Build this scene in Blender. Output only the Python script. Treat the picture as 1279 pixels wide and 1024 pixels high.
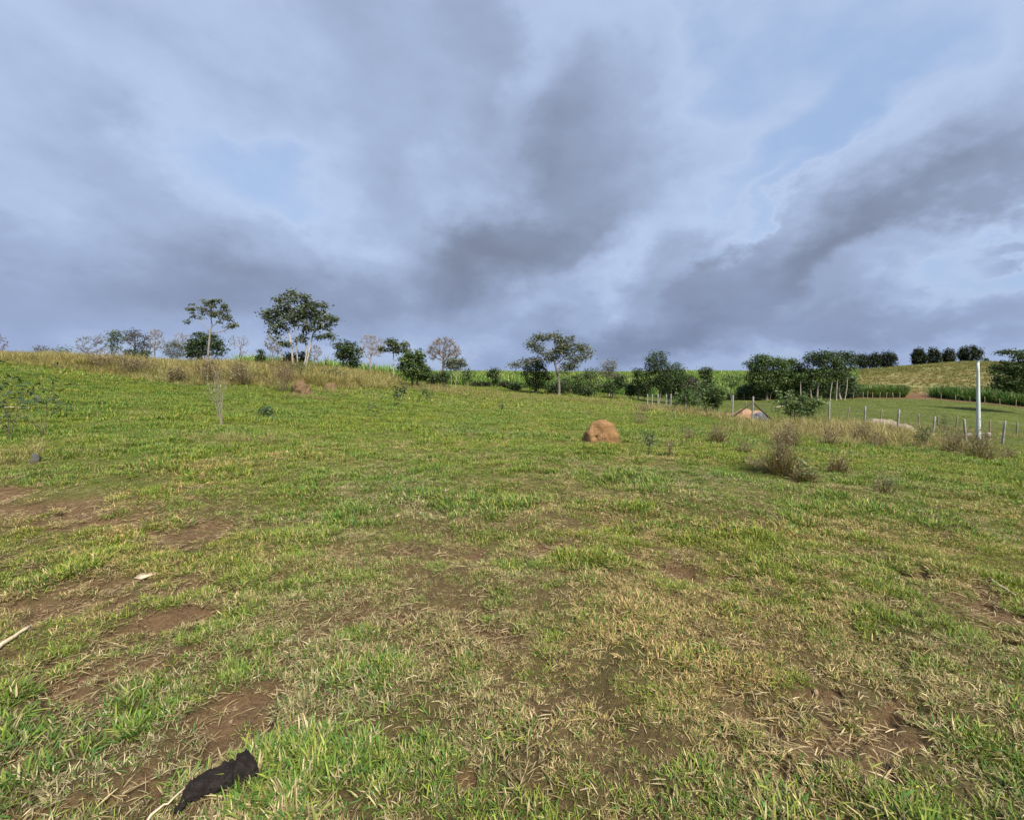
import bpy, math, random
import numpy as np
from mathutils import Vector, Matrix, noise as mnoise

# ------------------------------------------------------------------ clearing
for o in list(bpy.data.objects):
    bpy.data.objects.remove(o)
scene = bpy.context.scene
COL = scene.collection
R = math.radians

# ------------------------------------------------------------------ camera
W0, H0, FPX = 1279.0, 1024.0, 576.0
PITCH = math.atan(42.0 / FPX)
CAM_H = 1.6
cam_d = bpy.data.cameras.new('camera')
cam_d.sensor_width = 36.0
cam_d.lens = 36.0 * FPX / W0
cam_d.clip_start = 0.05
cam_d.clip_end = 9000
cam = bpy.data.objects.new('camera', cam_d)
COL.objects.link(cam)
cam.location = (0, 0, CAM_H)
cam.rotation_euler = (math.pi / 2 - PITCH, 0, 0)
scene.camera = cam
CP, SP = math.cos(PITCH), math.sin(PITCH)


def ray(px, py):
    """world direction (per unit of world Y) seen at a photo pixel"""
    u, v = (px - 639.5) / FPX, (512.0 - py) / FPX
    d = Vector((u, CP + v * SP, -SP + v * CP))
    return d / d.y


def at(px, py, Y):
    d = ray(px, py)
    return Vector((d.x * Y, Y, CAM_H + d.z * Y))


# ------------------------------------------------------------------ exposure, sun, sky
scene.view_settings.view_transform = 'Standard'
scene.view_settings.look = 'None'
scene.view_settings.gamma = 1.0
scene.view_settings.use_curve_mapping = False
EXPOSURE = 1.0
scene.view_settings.exposure = EXPOSURE
scene.cycles.use_denoising = True
scene.cycles.max_bounces = 5
scene.cycles.diffuse_bounces = 3
scene.cycles.transmission_bounces = 3
scene.cycles.transparent_max_bounces = 4
scene.cycles.sample_clamp_indirect = 4.0

SUN_EL, SUN_AZ = R(48), R(150)          # azimuth from +Y (view direction) clockwise: behind, to the right
sun_dir = Vector((math.sin(SUN_AZ) * math.cos(SUN_EL), math.cos(SUN_AZ) * math.cos(SUN_EL), math.sin(SUN_EL)))
sun_l = bpy.data.lights.new('sun', 'SUN')
sun_l.energy = 4.7
sun_l.angle = R(15)
sun_l.color = (1.0, 0.94, 0.84)
sun = bpy.data.objects.new('sun', sun_l)
COL.objects.link(sun)
sun.rotation_euler = sun_dir.to_track_quat('Z', 'Y').to_euler()

world = bpy.data.worlds.new('World')
scene.world = world
world.use_nodes = True


class NT:
    """short-hand for building node trees"""
    def __init__(self, tree):
        self.t = tree
        tree.nodes.clear()

    def n(self, typ, **kw):
        nd = self.t.nodes.new(typ)
        for k, v in kw.items():
            setattr(nd, k, v)
        return nd

    def link(self, a, b):
        self.t.links.new(a, b)

    def val(self, sock, v):
        if isinstance(v, bpy.types.NodeSocket):
            self.link(v, sock)
        else:
            sock.default_value = v

    def math(self, op, a, b=None, c=None, clamp=False):
        nd = self.n('ShaderNodeMath', operation=op, use_clamp=clamp)
        for i, v in enumerate((a, b, c)):
            if v is not None:
                self.val(nd.inputs[i], v)
        return nd.outputs[0]

    def vmath(self, op, a, b=None):
        nd = self.n('ShaderNodeVectorMath', operation=op)
        for i, v in enumerate((a, b)):
            if v is not None:
                self.val(nd.inputs[i], v)
        return nd.outputs[0]

    def noise(self, vec, scale, detail=4, rough=0.55, dist=0.0, color=False):
        nd = self.n('ShaderNodeTexNoise')
        if vec is not None:
            self.link(vec, nd.inputs['Vector'])
        nd.inputs['Scale'].default_value = scale
        nd.inputs['Detail'].default_value = detail
        nd.inputs['Roughness'].default_value = rough
        nd.inputs['Distortion'].default_value = dist
        return nd.outputs['Color' if color else 'Fac']

    def ramp(self, fac, stops, interp='LINEAR'):
        nd = self.n('ShaderNodeValToRGB')
        nd.color_ramp.interpolation = interp
        cr = nd.color_ramp
        while len(cr.elements) < len(stops):
            cr.elements.new(0.5)
        for e, (p, c) in zip(cr.elements, stops):
            e.position = p
            e.color = (*c, 1.0) if len(c) == 3 else c
        self.link(fac, nd.inputs[0])
        return nd.outputs[0]

    def mix(self, fac, a, b, blend='MIX'):
        nd = self.n('ShaderNodeMix', data_type='RGBA', blend_type=blend)
        self.val(nd.inputs[0], fac)
        for s, v in ((nd.inputs[6], a), (nd.inputs[7], b)):
            if isinstance(v, bpy.types.NodeSocket):
                self.link(v, s)
            else:
                s.default_value = (*v, 1.0) if len(v) == 3 else v
        return nd.outputs[2]


def build_sky():
    T = NT(world.node_tree)
    tc = T.n('ShaderNodeTexCoord')
    dirv = T.vmath('NORMALIZE', tc.outputs['Generated'])
    sep = T.n('ShaderNodeSeparateXYZ')
    T.link(dirv, sep.inputs[0])
    # cloud layer, flattened a little towards the horizon
    mp = T.n('ShaderNodeMapping')
    mp.inputs['Rotation'].default_value = (0, R(-16), 0)
    mp.inputs['Scale'].default_value = (1.0, 1.0, 1.55)
    T.link(dirv, mp.inputs[0])
    deck = mp.outputs[0]
    up = T.vmath('ADD', deck, (0.015, 0.0, 0.060))
    n_big = T.noise(deck, 2.2, 3, 0.5, 0.0)
    n_mid = T.noise(deck, 5.0, 6, 0.56, 0.0)
    n_up = T.noise(up, 5.0, 5, 0.56, 0.0)
    # warped direction for the larger cloud bodies
    wn = T.noise(deck, 4.0, 6, 0.58, 0.0, color=True)
    wv = T.vmath('SUBTRACT', wn, (0.5, 0.5, 0.5))
    wsc = T.n('ShaderNodeVectorMath', operation='SCALE')
    T.link(wv, wsc.inputs[0]); wsc.inputs['Scale'].default_value = 0.34
    wdir = T.vmath('ADD', dirv, wsc.outputs[0])
    # cloud bodies: photo pixel centre, half sizes, tilt (deg, counter-clockwise), weight (+ thicker, - thinner)
    bodies = [
        (650, 325, 150, 60, 6, .40), (700, 240, 190, 120, 45, .40), (570, 340, 170, 50, 0, .26),
        (745, 145, 120, 80, 35, .22), (545, 90, 130, 190, 65, .34), (610, 10, 80, 80, 70, .2),
        (330, 355, 230, 60, 4, .32), (60, 390, 320, 80, 0, .34), (130, 270, 230, 80, -32, .13),
        (60, 120, 200, 60, -45, .16), (420, 190, 190, 80, -30, .16),
        (960, 335, 330, 75, 25, .40), (830, 380, 180, 60, 18, .30), (1100, 280, 190, 45, 26, .36),
        (1000, 415, 300, 36, 4, .34), (1180, 250, 110, 26, 18, .26), (1237, 305, 60, 18, 35, .50),
        (1085, 362, 80, 22, 20, .3), (1150, 412, 140, 26, 5, .3), (470, 395, 200, 46, 0, .34), (780, 420, 220, 34, 0, .3),
        (930, 60, 300, 130, 10, -.22), (480, 325, 60, 45, 0, -.22), (1220, 345, 120, 60, 15, -.24), (1200, 150, 190, 140, 0, -.14),
        (762, 340, 36, 60, -30, -.36), (905, 295, 110, 16, 35, -.34), (655, 120, 40, 130, -15, -.22), (960, 205, 180, 34, 25, -.2), (585, 235, 60, 50, 20, -.2), (300, 190, 150, 60, -30, -.16), (690, 400, 60, 16, 0, -.2)]
    total = None
    for (px, py, sx, sy, tilt, w) in bodies:
        D = ray(px, py).normalized()
        rt = D.cross(Vector((0, 0, 1))).normalized()
        upv = rt.cross(D).normalized()
        ca, sa = math.cos(R(tilt)), math.sin(R(tilt))
        e1 = rt * ca + upv * sa
        e2 = -rt * sa + upv * ca
        Mx = Matrix((e1, D, e2)).transposed()
        k = 1.0 / ray(px, py).length
        m = T.n('ShaderNodeMapping', vector_type='TEXTURE')
        m.inputs['Location'].default_value = D
        m.inputs['Rotation'].default_value = Mx.to_euler()
        m.inputs['Scale'].default_value = (1.4 * sx / FPX * k, 1.2, 1.4 * sy / FPX * k)
        T.link(wdir, m.inputs[0])
        g = T.n('ShaderNodeTexGradient', gradient_type='SPHERICAL')
        T.link(m.outputs[0], g.inputs[0])
        sm = T.n('ShaderNodeMapRange', interpolation_type='SMOOTHSTEP')
        T.link(g.outputs['Fac'], sm.inputs[0])
        sm.inputs['From Max'].default_value = 0.85
        sm.inputs['To Max'].default_value = w * 0.78
        total = sm.outputs[0] if total is None else T.math('ADD', total, sm.outputs[0])
    nb = T.math('MULTIPLY_ADD', n_big, 0.50, -0.25)
    nm = T.math('MULTIPLY_ADD', n_mid, 0.50, -0.25)
    thick = T.math('ADD', T.math('ADD', nb, nm), total)
    lit = T.math('MULTIPLY', T.math('SUBTRACT', n_mid, n_up), 0.55)      # cloud tops catch the light, bases stay dark
    thick = T.math('SUBTRACT', thick, lit)
    thick = T.math('ADD', thick, 0.22)
    k = 2.0 ** (-EXPOSURE) / 0.10          # colours below are as seen at exposure 0; Background strength is 0.10
    def c(r, g, b):
        return (r * k, g * k, b * k)
    cloud = T.ramp(T.math('MULTIPLY_ADD', thick, 0.86, 0.03), [(0.02, c(.395, .530, .785)), (0.18, c(.500, .612, .840)), (0.36, c(.385, .482, .695)),
                           (0.58, c(.300, .370, .530)), (0.85, c(.218, .260, .370)), (1.0, c(.185, .220, .315))], 'LINEAR')
    sky = T.n('ShaderNodeTexSky', sky_type='NISHITA', sun_disc=False)
    sky.sun_elevation = SUN_EL
    sky.sun_rotation = SUN_AZ
    sky.air_density = 1.0
    sky.dust_density = 1.5
    sky.ozone_density = 2.0
    thin = T.math('MULTIPLY_ADD', thick, -0.9, 0.26, clamp=True)
    out = T.mix(thin, cloud, sky.outputs[0])
    # far rain-blue air under the cloud base at the horizon
    hz = T.math('MULTIPLY_ADD', sep.outputs[2], -4.2, 1.0, clamp=True)
    hz = T.math('MULTIPLY', hz, 0.46)
    out = T.mix(hz, out, c(.255, .345, .585))
    bg = T.n('ShaderNodeBackground')
    bg.inputs['Strength'].default_value = 0.10
    T.link(out, bg.inputs[0])
    ow = T.n('ShaderNodeOutputWorld')
    T.link(bg.outputs[0], ow.inputs[0])


build_sky()
world.cycles.sampling_method = 'MANUAL'
world.cycles.sample_map_resolution = 512


# ------------------------------------------------------------------ noise, terrain
def _hash(ix, iy, seed):
    h = (ix.astype(np.int64) * 374761393 + iy.astype(np.int64) * 668265263 + seed * 1442695041) & 0xFFFFFFFF
    h = ((h ^ (h >> 13)) * 1274126177) & 0xFFFFFFFF
    return ((h ^ (h >> 16)) & 0xFFFF) / 65535.0


def noise2(x, y, seed=0):
    x = np.asarray(x, float); y = np.asarray(y, float)
    ix, iy = np.floor(x), np.floor(y)
    fx, fy = x - ix, y - iy
    def g(ax, ay):
        a = _hash(ix + ax, iy + ay, seed) * 2 * np.pi
        return np.cos(a) * (fx - ax) + np.sin(a) * (fy - ay)
    sx = fx * fx * fx * (fx * (fx * 6 - 15) + 10)
    sy = fy * fy * fy * (fy * (fy * 6 - 15) + 10)
    a = g(0, 0) * (1 - sx) + g(1, 0) * sx
    b = g(0, 1) * (1 - sx) + g(1, 1) * sx
    return (a * (1 - sy) + b * sy) * 1.5


def fbm(x, y, seed=0, octaves=4, gain=0.5):
    s, amp = 0, 1.0
    for k in range(octaves):
        s = s + amp * noise2(x * 2 ** k + 17.3 * k, y * 2 ** k - 9.1 * k, seed + k)
        amp *= gain
    return s


def sstep(a, b, x):
    t = np.clip((x - a) / (b - a), 0, 1)
    return t * t * (3 - 2 * t)


# measured ground heights: (px, py, distance) readings of the photograph, plus assumed heights out of view
GP = [
    (-300, 520, 10), (-300, 455, 36), (-300, 452, 60),
    (0, 543, 9), (0, 481, 20), (0, 450, 36), (0, 447, 60),
    (200, 548, 9), (200, 480, 27), (200, 461, 45), (200, 458, 70),
    (375, 560, 9), (375, 489, 27), (375, 464, 46), (375, 463, 70),
    (500, 565, 9.5), (500, 494, 33), (500, 479, 50), (500, 474, 130), (500, 468.5, 250),
    (620, 560, 10), (620, 502, 36), (620, 484, 62), (620, 479, 130), (620, 468, 250),
    (700, 495, 49), (752, 551, 11.5), (700, 469, 250), (740, 493, 62),
    (800, 498, 66), (810, 508, 47), (860, 493, 110), (870, 467.5, 250), (880, 516, 34),
    (941, 526, 28.5), (1000, 498, 90), (1000, 493, 112), (1000, 467, 250),
    (1040, 541, 22), (1124, 541, 27.5), (1125, 498, 92), (1125, 492, 106), (1130, 484, 150), (1100, 460, 260),
    (1170, 551, 27), (1227, 550, 31), (1257, 557, 26.5), (1279, 509, 80), (1160, 498, 92), (1200, 482, 150), (1210, 452.5, 270),
    (1279, 487, 130), (1279, 455, 270), (1279, 640, 6), (1279, 580, 13),
    (1600, 570, 26), (1600, 515, 80), (1600, 458, 260),
]
P = [(lambda q: (q.x, q.y, q.z))(at(*g)) for g in GP]
for a in range(0, 360, 30):
    P.append((4 * math.sin(R(a)), 4 * math.cos(R(a)), 0.0))
P.append((0, 0, 0))
for a in range(120, 241, 30):
    for r_, z_ in ((15, 0.2), (60, 0.5), (300, 1.0)):
        P.append((r_ * math.sin(R(a)), r_ * math.cos(R(a)), z_))
for a in range(0, 360, 20):
    P.append((700 * math.sin(R(a)), 700 * math.cos(R(a)), -6.0))
    P.append((3000 * math.sin(R(a)), 3000 * math.cos(R(a)), -45.0))
P = np.array(P)


def warp(x, y):
    r = np.hypot(x, y) + 1e-6
    s = np.log1p(r / 6.0) / r
    return x * s, y * s


_cx, _cy = warp(P[:, 0], P[:, 1])
_d = np.hypot(_cx[:, None] - _cx[None], _cy[:, None] - _cy[None])
_K = np.where(_d > 0, _d ** 2 * np.log(_d + 1e-12), 0) + np.eye(len(P)) * 1e-3
_A = np.block([[_K, np.c_[np.ones(len(P)), _cx, _cy]],
               [np.c_[np.ones(len(P)), _cx, _cy].T, np.zeros((3, 3))]])
_w = np.linalg.solve(_A, np.r_[P[:, 2], 0, 0, 0])


def terrain_base(x, y):
    x = np.atleast_1d(np.asarray(x, float)); y = np.atleast_1d(np.asarray(y, float))
    out = np.empty(len(x))
    for i in range(0, len(x), 20000):
        wx, wy = warp(x[i:i + 20000], y[i:i + 20000])
        d2 = (wx[:, None] - _cx[None]) ** 2 + (wy[:, None] - _cy[None]) ** 2
        k = 0.5 * d2 * np.log(d2 + 1e-20)
        out[i:i + 20000] = k @ _w[:len(P)] + _w[-3] + wx * _w[-2] + wy * _w[-1]
    return out


# bare patches of the near meadow: photo pixel, half sizes in pixels, strength
PATCH = [
    (60, 655, 90, 11, 1), (245, 672, 42, 10, 1.3), (150, 668, 60, 8, .9), (-30, 645, 60, 14, 1), (330, 660, 40, 5, .5),
    (160, 735, 140, 8, .8), (60, 762, 90, 13, 1), (225, 772, 70, 13, 1.1), (275, 737, 40, 10, 1), (340, 720, 40, 6, .6),
    (50, 862, 90, 20, .9), (15, 825, 40, 12, 1.2), (300, 885, 60, 18, .9), (170, 830, 70, 10, .6), (120, 905, 60, 12, .7),
    (480, 757, 50, 11, 1.1), (590, 795, 50, 22, .8), (565, 752, 45, 10, 1.1), (420, 775, 40, 10, .6), (680, 745, 30, 8, .6),
    (480, 905, 42, 15, 1.1), (590, 1005, 45, 25, 1.2), (370, 900, 40, 15, .8), (120, 1008, 60, 22, .9), (540, 850, 50, 12, .5),
    (735, 1000, 55, 20, .9), (690, 690, 40, 6, .6), (790, 690, 45, 6, .7), (860, 705, 40, 7, .6), (500, 690, 30, 5, .6), (570, 692, 30, 5, .6),
    (897, 713, 30, 9, 1.3), (1110, 706, 30, 7, 1.3), (1250, 748, 40, 14, 1), (1255, 796, 40, 9, 1.2), (1060, 740, 50, 6, .5),
    (970, 868, 60, 14, 1), (1080, 905, 95, 17, 1.1), (1195, 915, 75, 14, 1.1), (990, 925, 35, 10, .7), (830, 860, 40, 9, .5), (1010, 1000, 40, 16, .6),
    (700, 860, 40, 8, .4), (880, 790, 50, 7, .4), (640, 660, 60, 5, .4), (400, 690, 40, 5, .4),
]
PT = []
for (px, py, sx, sy, w) in PATCH:
    d = ray(px, py)
    Y = CAM_H / -d.z
    x = d.x * Y
    Y0 = CAM_H / -ray(px, py + sy).z
    Y1 = CAM_H / -ray(px, py - sy).z
    PT.append((x, Y, sx / FPX * Y, max(0.5 * (Y1 - Y0), 0.08), w))


def bare(x, y):
    """0 = covered with grass, 1 = bare red-brown soil"""
    x = np.asarray(x, float); y = np.asarray(y, float)
    wx = x + 0.30 * noise2(x * 1.7, y * 1.7, 5) + 0.20 * noise2(x * 5, y * 5, 6)
    wy = y + 0.26 * noise2(x * 1.7, y * 1.7, 7) + 0.18 * noise2(x * 5, y * 5, 8)
    b = np.zeros_like(x)
    for (cx, cy, sx, sy, w) in PT:
        q = ((wx - cx) / sx) ** 2 + ((wy - cy) / sy) ** 2
        b = np.maximum(b, 1.06 * w * np.exp(-0.95 * q))
    n = fbm(x * 1.1, y * 1.1, 21, 4)
    b = b + 0.20 * sstep(0.15, 0.75, n) * sstep(12, 5, np.hypot(x, y))
    return np.clip(b, 0, 1.2)


def ground_z(x, y):
    x = np.atleast_1d(np.asarray(x, float)); y = np.atleast_1d(np.asarray(y, float))
    r = np.hypot(x, y)
    z = terrain_base(x, y)
    near = sstep(45, 12, r)
    z = z + near * (0.045 * fbm(x * 0.9, y * 0.9, 31, 3) + 0.022 * noise2(x * 3.1, y * 3.1, 35))
    z = z + sstep(16, 7, r) * 0.012 * fbm(x * 8, y * 8, 37, 3)
    z = z - 0.045 * sstep(0.3, 0.8, bare(x, y)) * sstep(20, 10, r)
    z = z + sstep(20, 60, r) * 0.10 * fbm(x * 0.12, y * 0.12, 41, 3) * sstep(400, 100, r)
    return z


def gz(x, y):
    return float(ground_z(x, y)[0])


# ------------------------------------------------------------------ mesh helpers
def make_mesh(name, V, F, col=None, smooth=False, mat=None):
    """V (n,3), F (m,k) all the same size or a list of arrays; col per-vertex rgb"""
    me = bpy.data.meshes.new(name)
    V = np.asarray(V, np.float32)
    Fs = F if isinstance(F, list) else [F]
    Fs = [np.asarray(f, np.int32) for f in Fs if len(f)]
    me.vertices.add(len(V))
    me.vertices.foreach_set('co', V.ravel())
    nl = sum(f.size for f in Fs); nf = sum(len(f) for f in Fs)
    me.loops.add(nl); me.polygons.add(nf)
    me.loops.foreach_set('vertex_index', np.concatenate([f.ravel() for f in Fs]))
    st, tot, off = [], [], 0
    for f in Fs:
        k = f.shape[1]
        st.append(off + np.arange(len(f)) * k); tot.append(np.full(len(f), k)); off += f.size
    me.polygons.foreach_set('loop_start', np.concatenate(st).astype(np.int32))
    if smooth:
        me.polygons.foreach_set('use_smooth', np.ones(nf, bool))
    me.update(calc_edges=True)
    if col is not None:
        ca = me.attributes.new('col', 'FLOAT_COLOR', 'POINT')
        c4 = np.ones((len(V), 4), np.float32)
        c4[:, :3] = col
        ca.data.foreach_set('color', c4.ravel())
    if mat:
        me.materials.append(mat)
    return me


def link(name, data, parent=None, loc=None, rot=None):
    o = bpy.data.objects.new(name, data)
    COL.objects.link(o)
    if parent:
        o.parent = parent
    if loc is not None:
        o.location = loc
    if rot is not None:
        o.rotation_euler = rot
    return o


def tag(o, label=None, cat=None, group=None, kind=None):
    for k, v in (('label', label), ('category', cat), ('group', group), ('kind', kind)):
        if v:
            o[k] = v
    return o


class MB:
    """collects pieces into one mesh"""
    def __init__(self):
        self.V, self.F, self.C, self.n = [], {}, [], 0

    def add(self, V, F, col=(1, 1, 1)):
        V = np.asarray(V, float); F = np.asarray(F, int)
        self.V.append(V)
        self.F.setdefault(F.shape[1], []).append(F + self.n)
        c = np.asarray(col, float)
        self.C.append(np.broadcast_to(c, (len(V), 3)))
        self.n += len(V)

    def mesh(self, name, mat, smooth=False):
        return make_mesh(name, np.concatenate(self.V), [np.concatenate(f) for f in self.F.values()],
                         np.concatenate(self.C), smooth, mat)


def frames(D):
    D = D / (np.linalg.norm(D, axis=1, keepdims=True) + 1e-9)
    ref = np.where(np.abs(D[:, 2:3]) > 0.95, np.array([[1.0, 0, 0]]), np.array([[0, 0, 1.0]]))
    A = np.cross(D, ref); A /= np.linalg.norm(A, axis=1, keepdims=True) + 1e-9
    B = np.cross(D, A)
    return D, A, B


def tubes(P0, P1, r0, r1, k=5):
    """tapered prisms from P0 to P1"""
    n = len(P0)
    D, A, B = frames(P1 - P0)
    an = np.arange(k) * 2 * np.pi / k
    ring = A[:, None, :] * np.cos(an)[None, :, None] + B[:, None, :] * np.sin(an)[None, :, None]
    V = np.concatenate([P0[:, None] + ring * np.asarray(r0)[:, None, None], P1[:, None] + ring * np.asarray(r1)[:, None, None]], 1)
    i = np.arange(k); j = (i + 1) % k
    f = np.stack([i, j, j + k, i + k], 1)
    F = (f[None] + (np.arange(n) * 2 * k)[:, None, None]).reshape(-1, 4)
    return V.reshape(-1, 3), F


def polytube(pts, rad, k=8, cap=True):
    """one continuous tube along a polyline"""
    pts = np.asarray(pts, float); rad = np.asarray(rad, float)
    T = np.gradient(pts, axis=0)
    D, A, B = frames(T)
    an = np.arange(k) * 2 * np.pi / k
    V = pts[:, None] + (A[:, None] * np.cos(an)[None, :, None] + B[:, None] * np.sin(an)[None, :, None]) * rad[:, None, None]
    n = len(pts)
    i = np.arange(k); j = (i + 1) % k
    f = np.stack([i, j, j + k, i + k], 1)
    F = (f[None] + (np.arange(n - 1) * k)[:, None, None]).reshape(-1, 4)
    V = V.reshape(-1, 3)
    F3 = []
    if cap:
        V = np.vstack([V, pts[0], pts[-1]])
        a, b = n * k, n * k + 1
        F3 = [[a, (q + 1) % k, q] for q in range(k)] + [[b, (n - 1) * k + q, (n - 1) * k + (q + 1) % k] for q in range(k)]
    return V, F, F3


# ------------------------------------------------------------------ materials
def new_mat(name):
    m = bpy.data.materials.new(name)
    m.use_nodes = True
    return m, NT(m.node_tree)


def attr_col(T, name='col', typ='GEOMETRY'):
    a = T.n('ShaderNodeAttribute', attribute_name=name, attribute_type=typ)
    return a.outputs['Color']


def finish(T, shader, disp=None):
    o = T.n('ShaderNodeOutputMaterial')
    T.link(shader, o.inputs[0])


def leaf_mat(name, transl=0.3, rough=0.55, tint=False, back=None, spec=0.25):
    """colour per vertex; light shines partly through"""
    m, T = new_mat(name)
    c = attr_col(T)
    if tint:
        c = T.mix(1.0, c, attr_col(T, 'tint', 'INSTANCER'), 'MULTIPLY')
    if back is not None:
        geo = T.n('ShaderNodeNewGeometry')
        c = T.mix(T.math('MULTIPLY', geo.outputs['Backfacing'], 0.8), c, back)
    p = T.n('ShaderNodeBsdfPrincipled')
    T.link(c, p.inputs['Base Color'])
    p.inputs['Roughness'].default_value = rough
    p.inputs['Specular IOR Level'].default_value = spec
    t = T.n('ShaderNodeBsdfTranslucent')
    tc = T.mix(1.0, c, (1.15, 1.1, 0.55), 'MULTIPLY')
    T.link(tc, t.inputs['Color'])
    mx = T.n('ShaderNodeMixShader')
    mx.inputs[0].default_value = transl
    T.link(p.outputs[0], mx.inputs[1]); T.link(t.outputs[0], mx.inputs[2])
    finish(T, mx.outputs[0])
    return m


def solid_mat(name, c1, c2, scale=6.0, rough=0.85, bump=0.3, bscale=None, vec='Object', stretch=(1, 1, 1), attr=False, bdist=0.02, detail=6):
    m, T = new_mat(name)
    tc = T.n('ShaderNodeTexCoord')
    mp = T.n('ShaderNodeMapping')
    mp.inputs['Scale'].default_value = stretch
    T.link(tc.outputs[vec], mp.inputs[0])
    n = T.noise(mp.outputs[0], scale, detail, 0.6, 0.2)
    c = T.ramp(n, [(0.3, c1), (0.7, c2)])
    if attr:
        c = T.mix(1.0, c, attr_col(T), 'MULTIPLY')
    p = T.n('ShaderNodeBsdfPrincipled')
    T.link(c, p.inputs['Base Color'])
    p.inputs['Roughness'].default_value = rough
    p.inputs['Specular IOR Level'].default_value = 0.2
    if bump:
        b = T.n('ShaderNodeBump')
        b.inputs['Strength'].default_value = bump
        b.inputs['Distance'].default_value = bdist
        n2 = T.noise(mp.outputs[0], bscale or scale * 3, 6, 0.65)
        T.link(n2, b.inputs['Height'])
        T.link(b.outputs[0], p.inputs['Normal'])
    finish(T, p.outputs[0])
    return m


M = {}
M['grass'] = leaf_mat('grass_blade', 0.24, 0.6, tint=True, spec=0.2)
M['leaf'] = leaf_mat('leaf', 0.22, 0.5, spec=0.3)
M['pale_leaf'] = leaf_mat('pale_backed_leaf', 0.18, 0.55, back=(0.17, 0.18, 0.13), spec=0.25)
M['bark'] = solid_mat('bark', (.8, .8, .8), (1.15, 1.12, 1.05), 3, 0.9, 0.5, stretch=(1, 1, 0.3), attr=True)
M['twig'] = solid_mat('twig', (.85, .85, .85), (1.1, 1.1, 1.1), 8, 0.9, 0.0, attr=True)


def ground_mat():
    m, T = new_mat('ground')
    tc = T.n('ShaderNodeTexCoord')
    pos = tc.outputs['Object']
    c = attr_col(T)
    n1 = T.noise(pos, 3.0, 6, 0.65)
    n2 = T.noise(pos, 40.0, 5, 0.7)
    n3 = T.noise(pos, 0.35, 5, 0.6)
    c = T.mix(1.0, c, T.ramp(n1, [(.25, (.72, .70, .66)), (.75, (1.28, 1.26, 1.22))]), 'MULTIPLY')
    c = T.mix(1.0, c, T.ramp(n2, [(.25, (.62, .62, .62)), (.75, (1.35, 1.33, 1.30))]), 'MULTIPLY')
    c = T.mix(1.0, c, T.ramp(n3, [(.3, (.86, .90, .84)), (.7, (1.14, 1.08, 1.05))]), 'MULTIPLY')
    p = T.n('ShaderNodeBsdfPrincipled')
    T.link(c, p.inputs['Base Color'])
    p.inputs['Roughness'].default_value = 0.95
    p.inputs['Specular IOR Level'].default_value = 0.1
    b = T.n('ShaderNodeBump')
    b.inputs['Strength'].default_value = 1.0
    b.inputs['Distance'].default_value = 0.045
    nb = T.math('ADD', T.noise(pos, 25.0, 8, 0.7), T.math('MULTIPLY', T.noise(pos, 110.0, 3, 0.6), 0.35))
    T.link(nb, b.inputs['Height'])
    T.link(b.outputs[0], p.inputs['Normal'])
    finish(T, p.outputs[0])
    return m


M['ground'] = ground_mat()


def crumb_mat():
    m, T = new_mat('soil_crumb')
    c = T.mix(1.0, attr_col(T), attr_col(T, 'tint', 'INSTANCER'), 'MULTIPLY')
    p = T.n('ShaderNodeBsdfPrincipled')
    T.link(c, p.inputs['Base Color'])
    p.inputs['Roughness'].default_value = .95
    finish(T, p.outputs[0])
    return m


M['crumb'] = crumb_mat()

# ------------------------------------------------------------------ ground sheet
SOIL = np.array((.138, .090, .052))
THATCH = 0.85 * np.array((.120, .086, .045))
GREEN = 0.85 * np.array((.125, .150, .036))
PADDOCK = 0.88 * np.array((.088, .110, .032))
FIELD_SOIL = 0.85 * np.array((.140, .085, .048))
STUBBLE = 0.9 * np.array((.190, .168, .082))


def px_of(x, y):
    return 639.5 + FPX * x / np.maximum(y, 1e-3) * 1.0


def zone_fields(x, y):
    """weights of the far zones: paddock behind the fence, cane, cut cane field on the hill, red track"""
    u = px_of(x, y)
    right = (y > 24) & (x > 14.6) & (y < 95)
    edge = np.interp(u, [560, 800, 1000, 1160, 1279, 1700], [62, 78, 96, 95, 82, 74])       # where the cane begins
    cane_y1 = np.interp(u, [560, 1000, 1060, 1075, 1128, 1135, 1157, 1165, 1230, 1279, 1700], [320, 320, 300, 118, 112, 0, 0, 112, 118, 130, 150])
    cane = (y > edge) & (y < cane_y1) & (u > 300)
    hill = (y > edge) & ~cane & (u > 1045) & (y < 900)
    track = (u > 1118) & (u < 1168) & (y > 91) & (y < 122)
    strip = (y > edge - 3.5) & (y < edge + 0.5) & (u > 1040)
    return right, cane, hill, track, strip, edge


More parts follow.
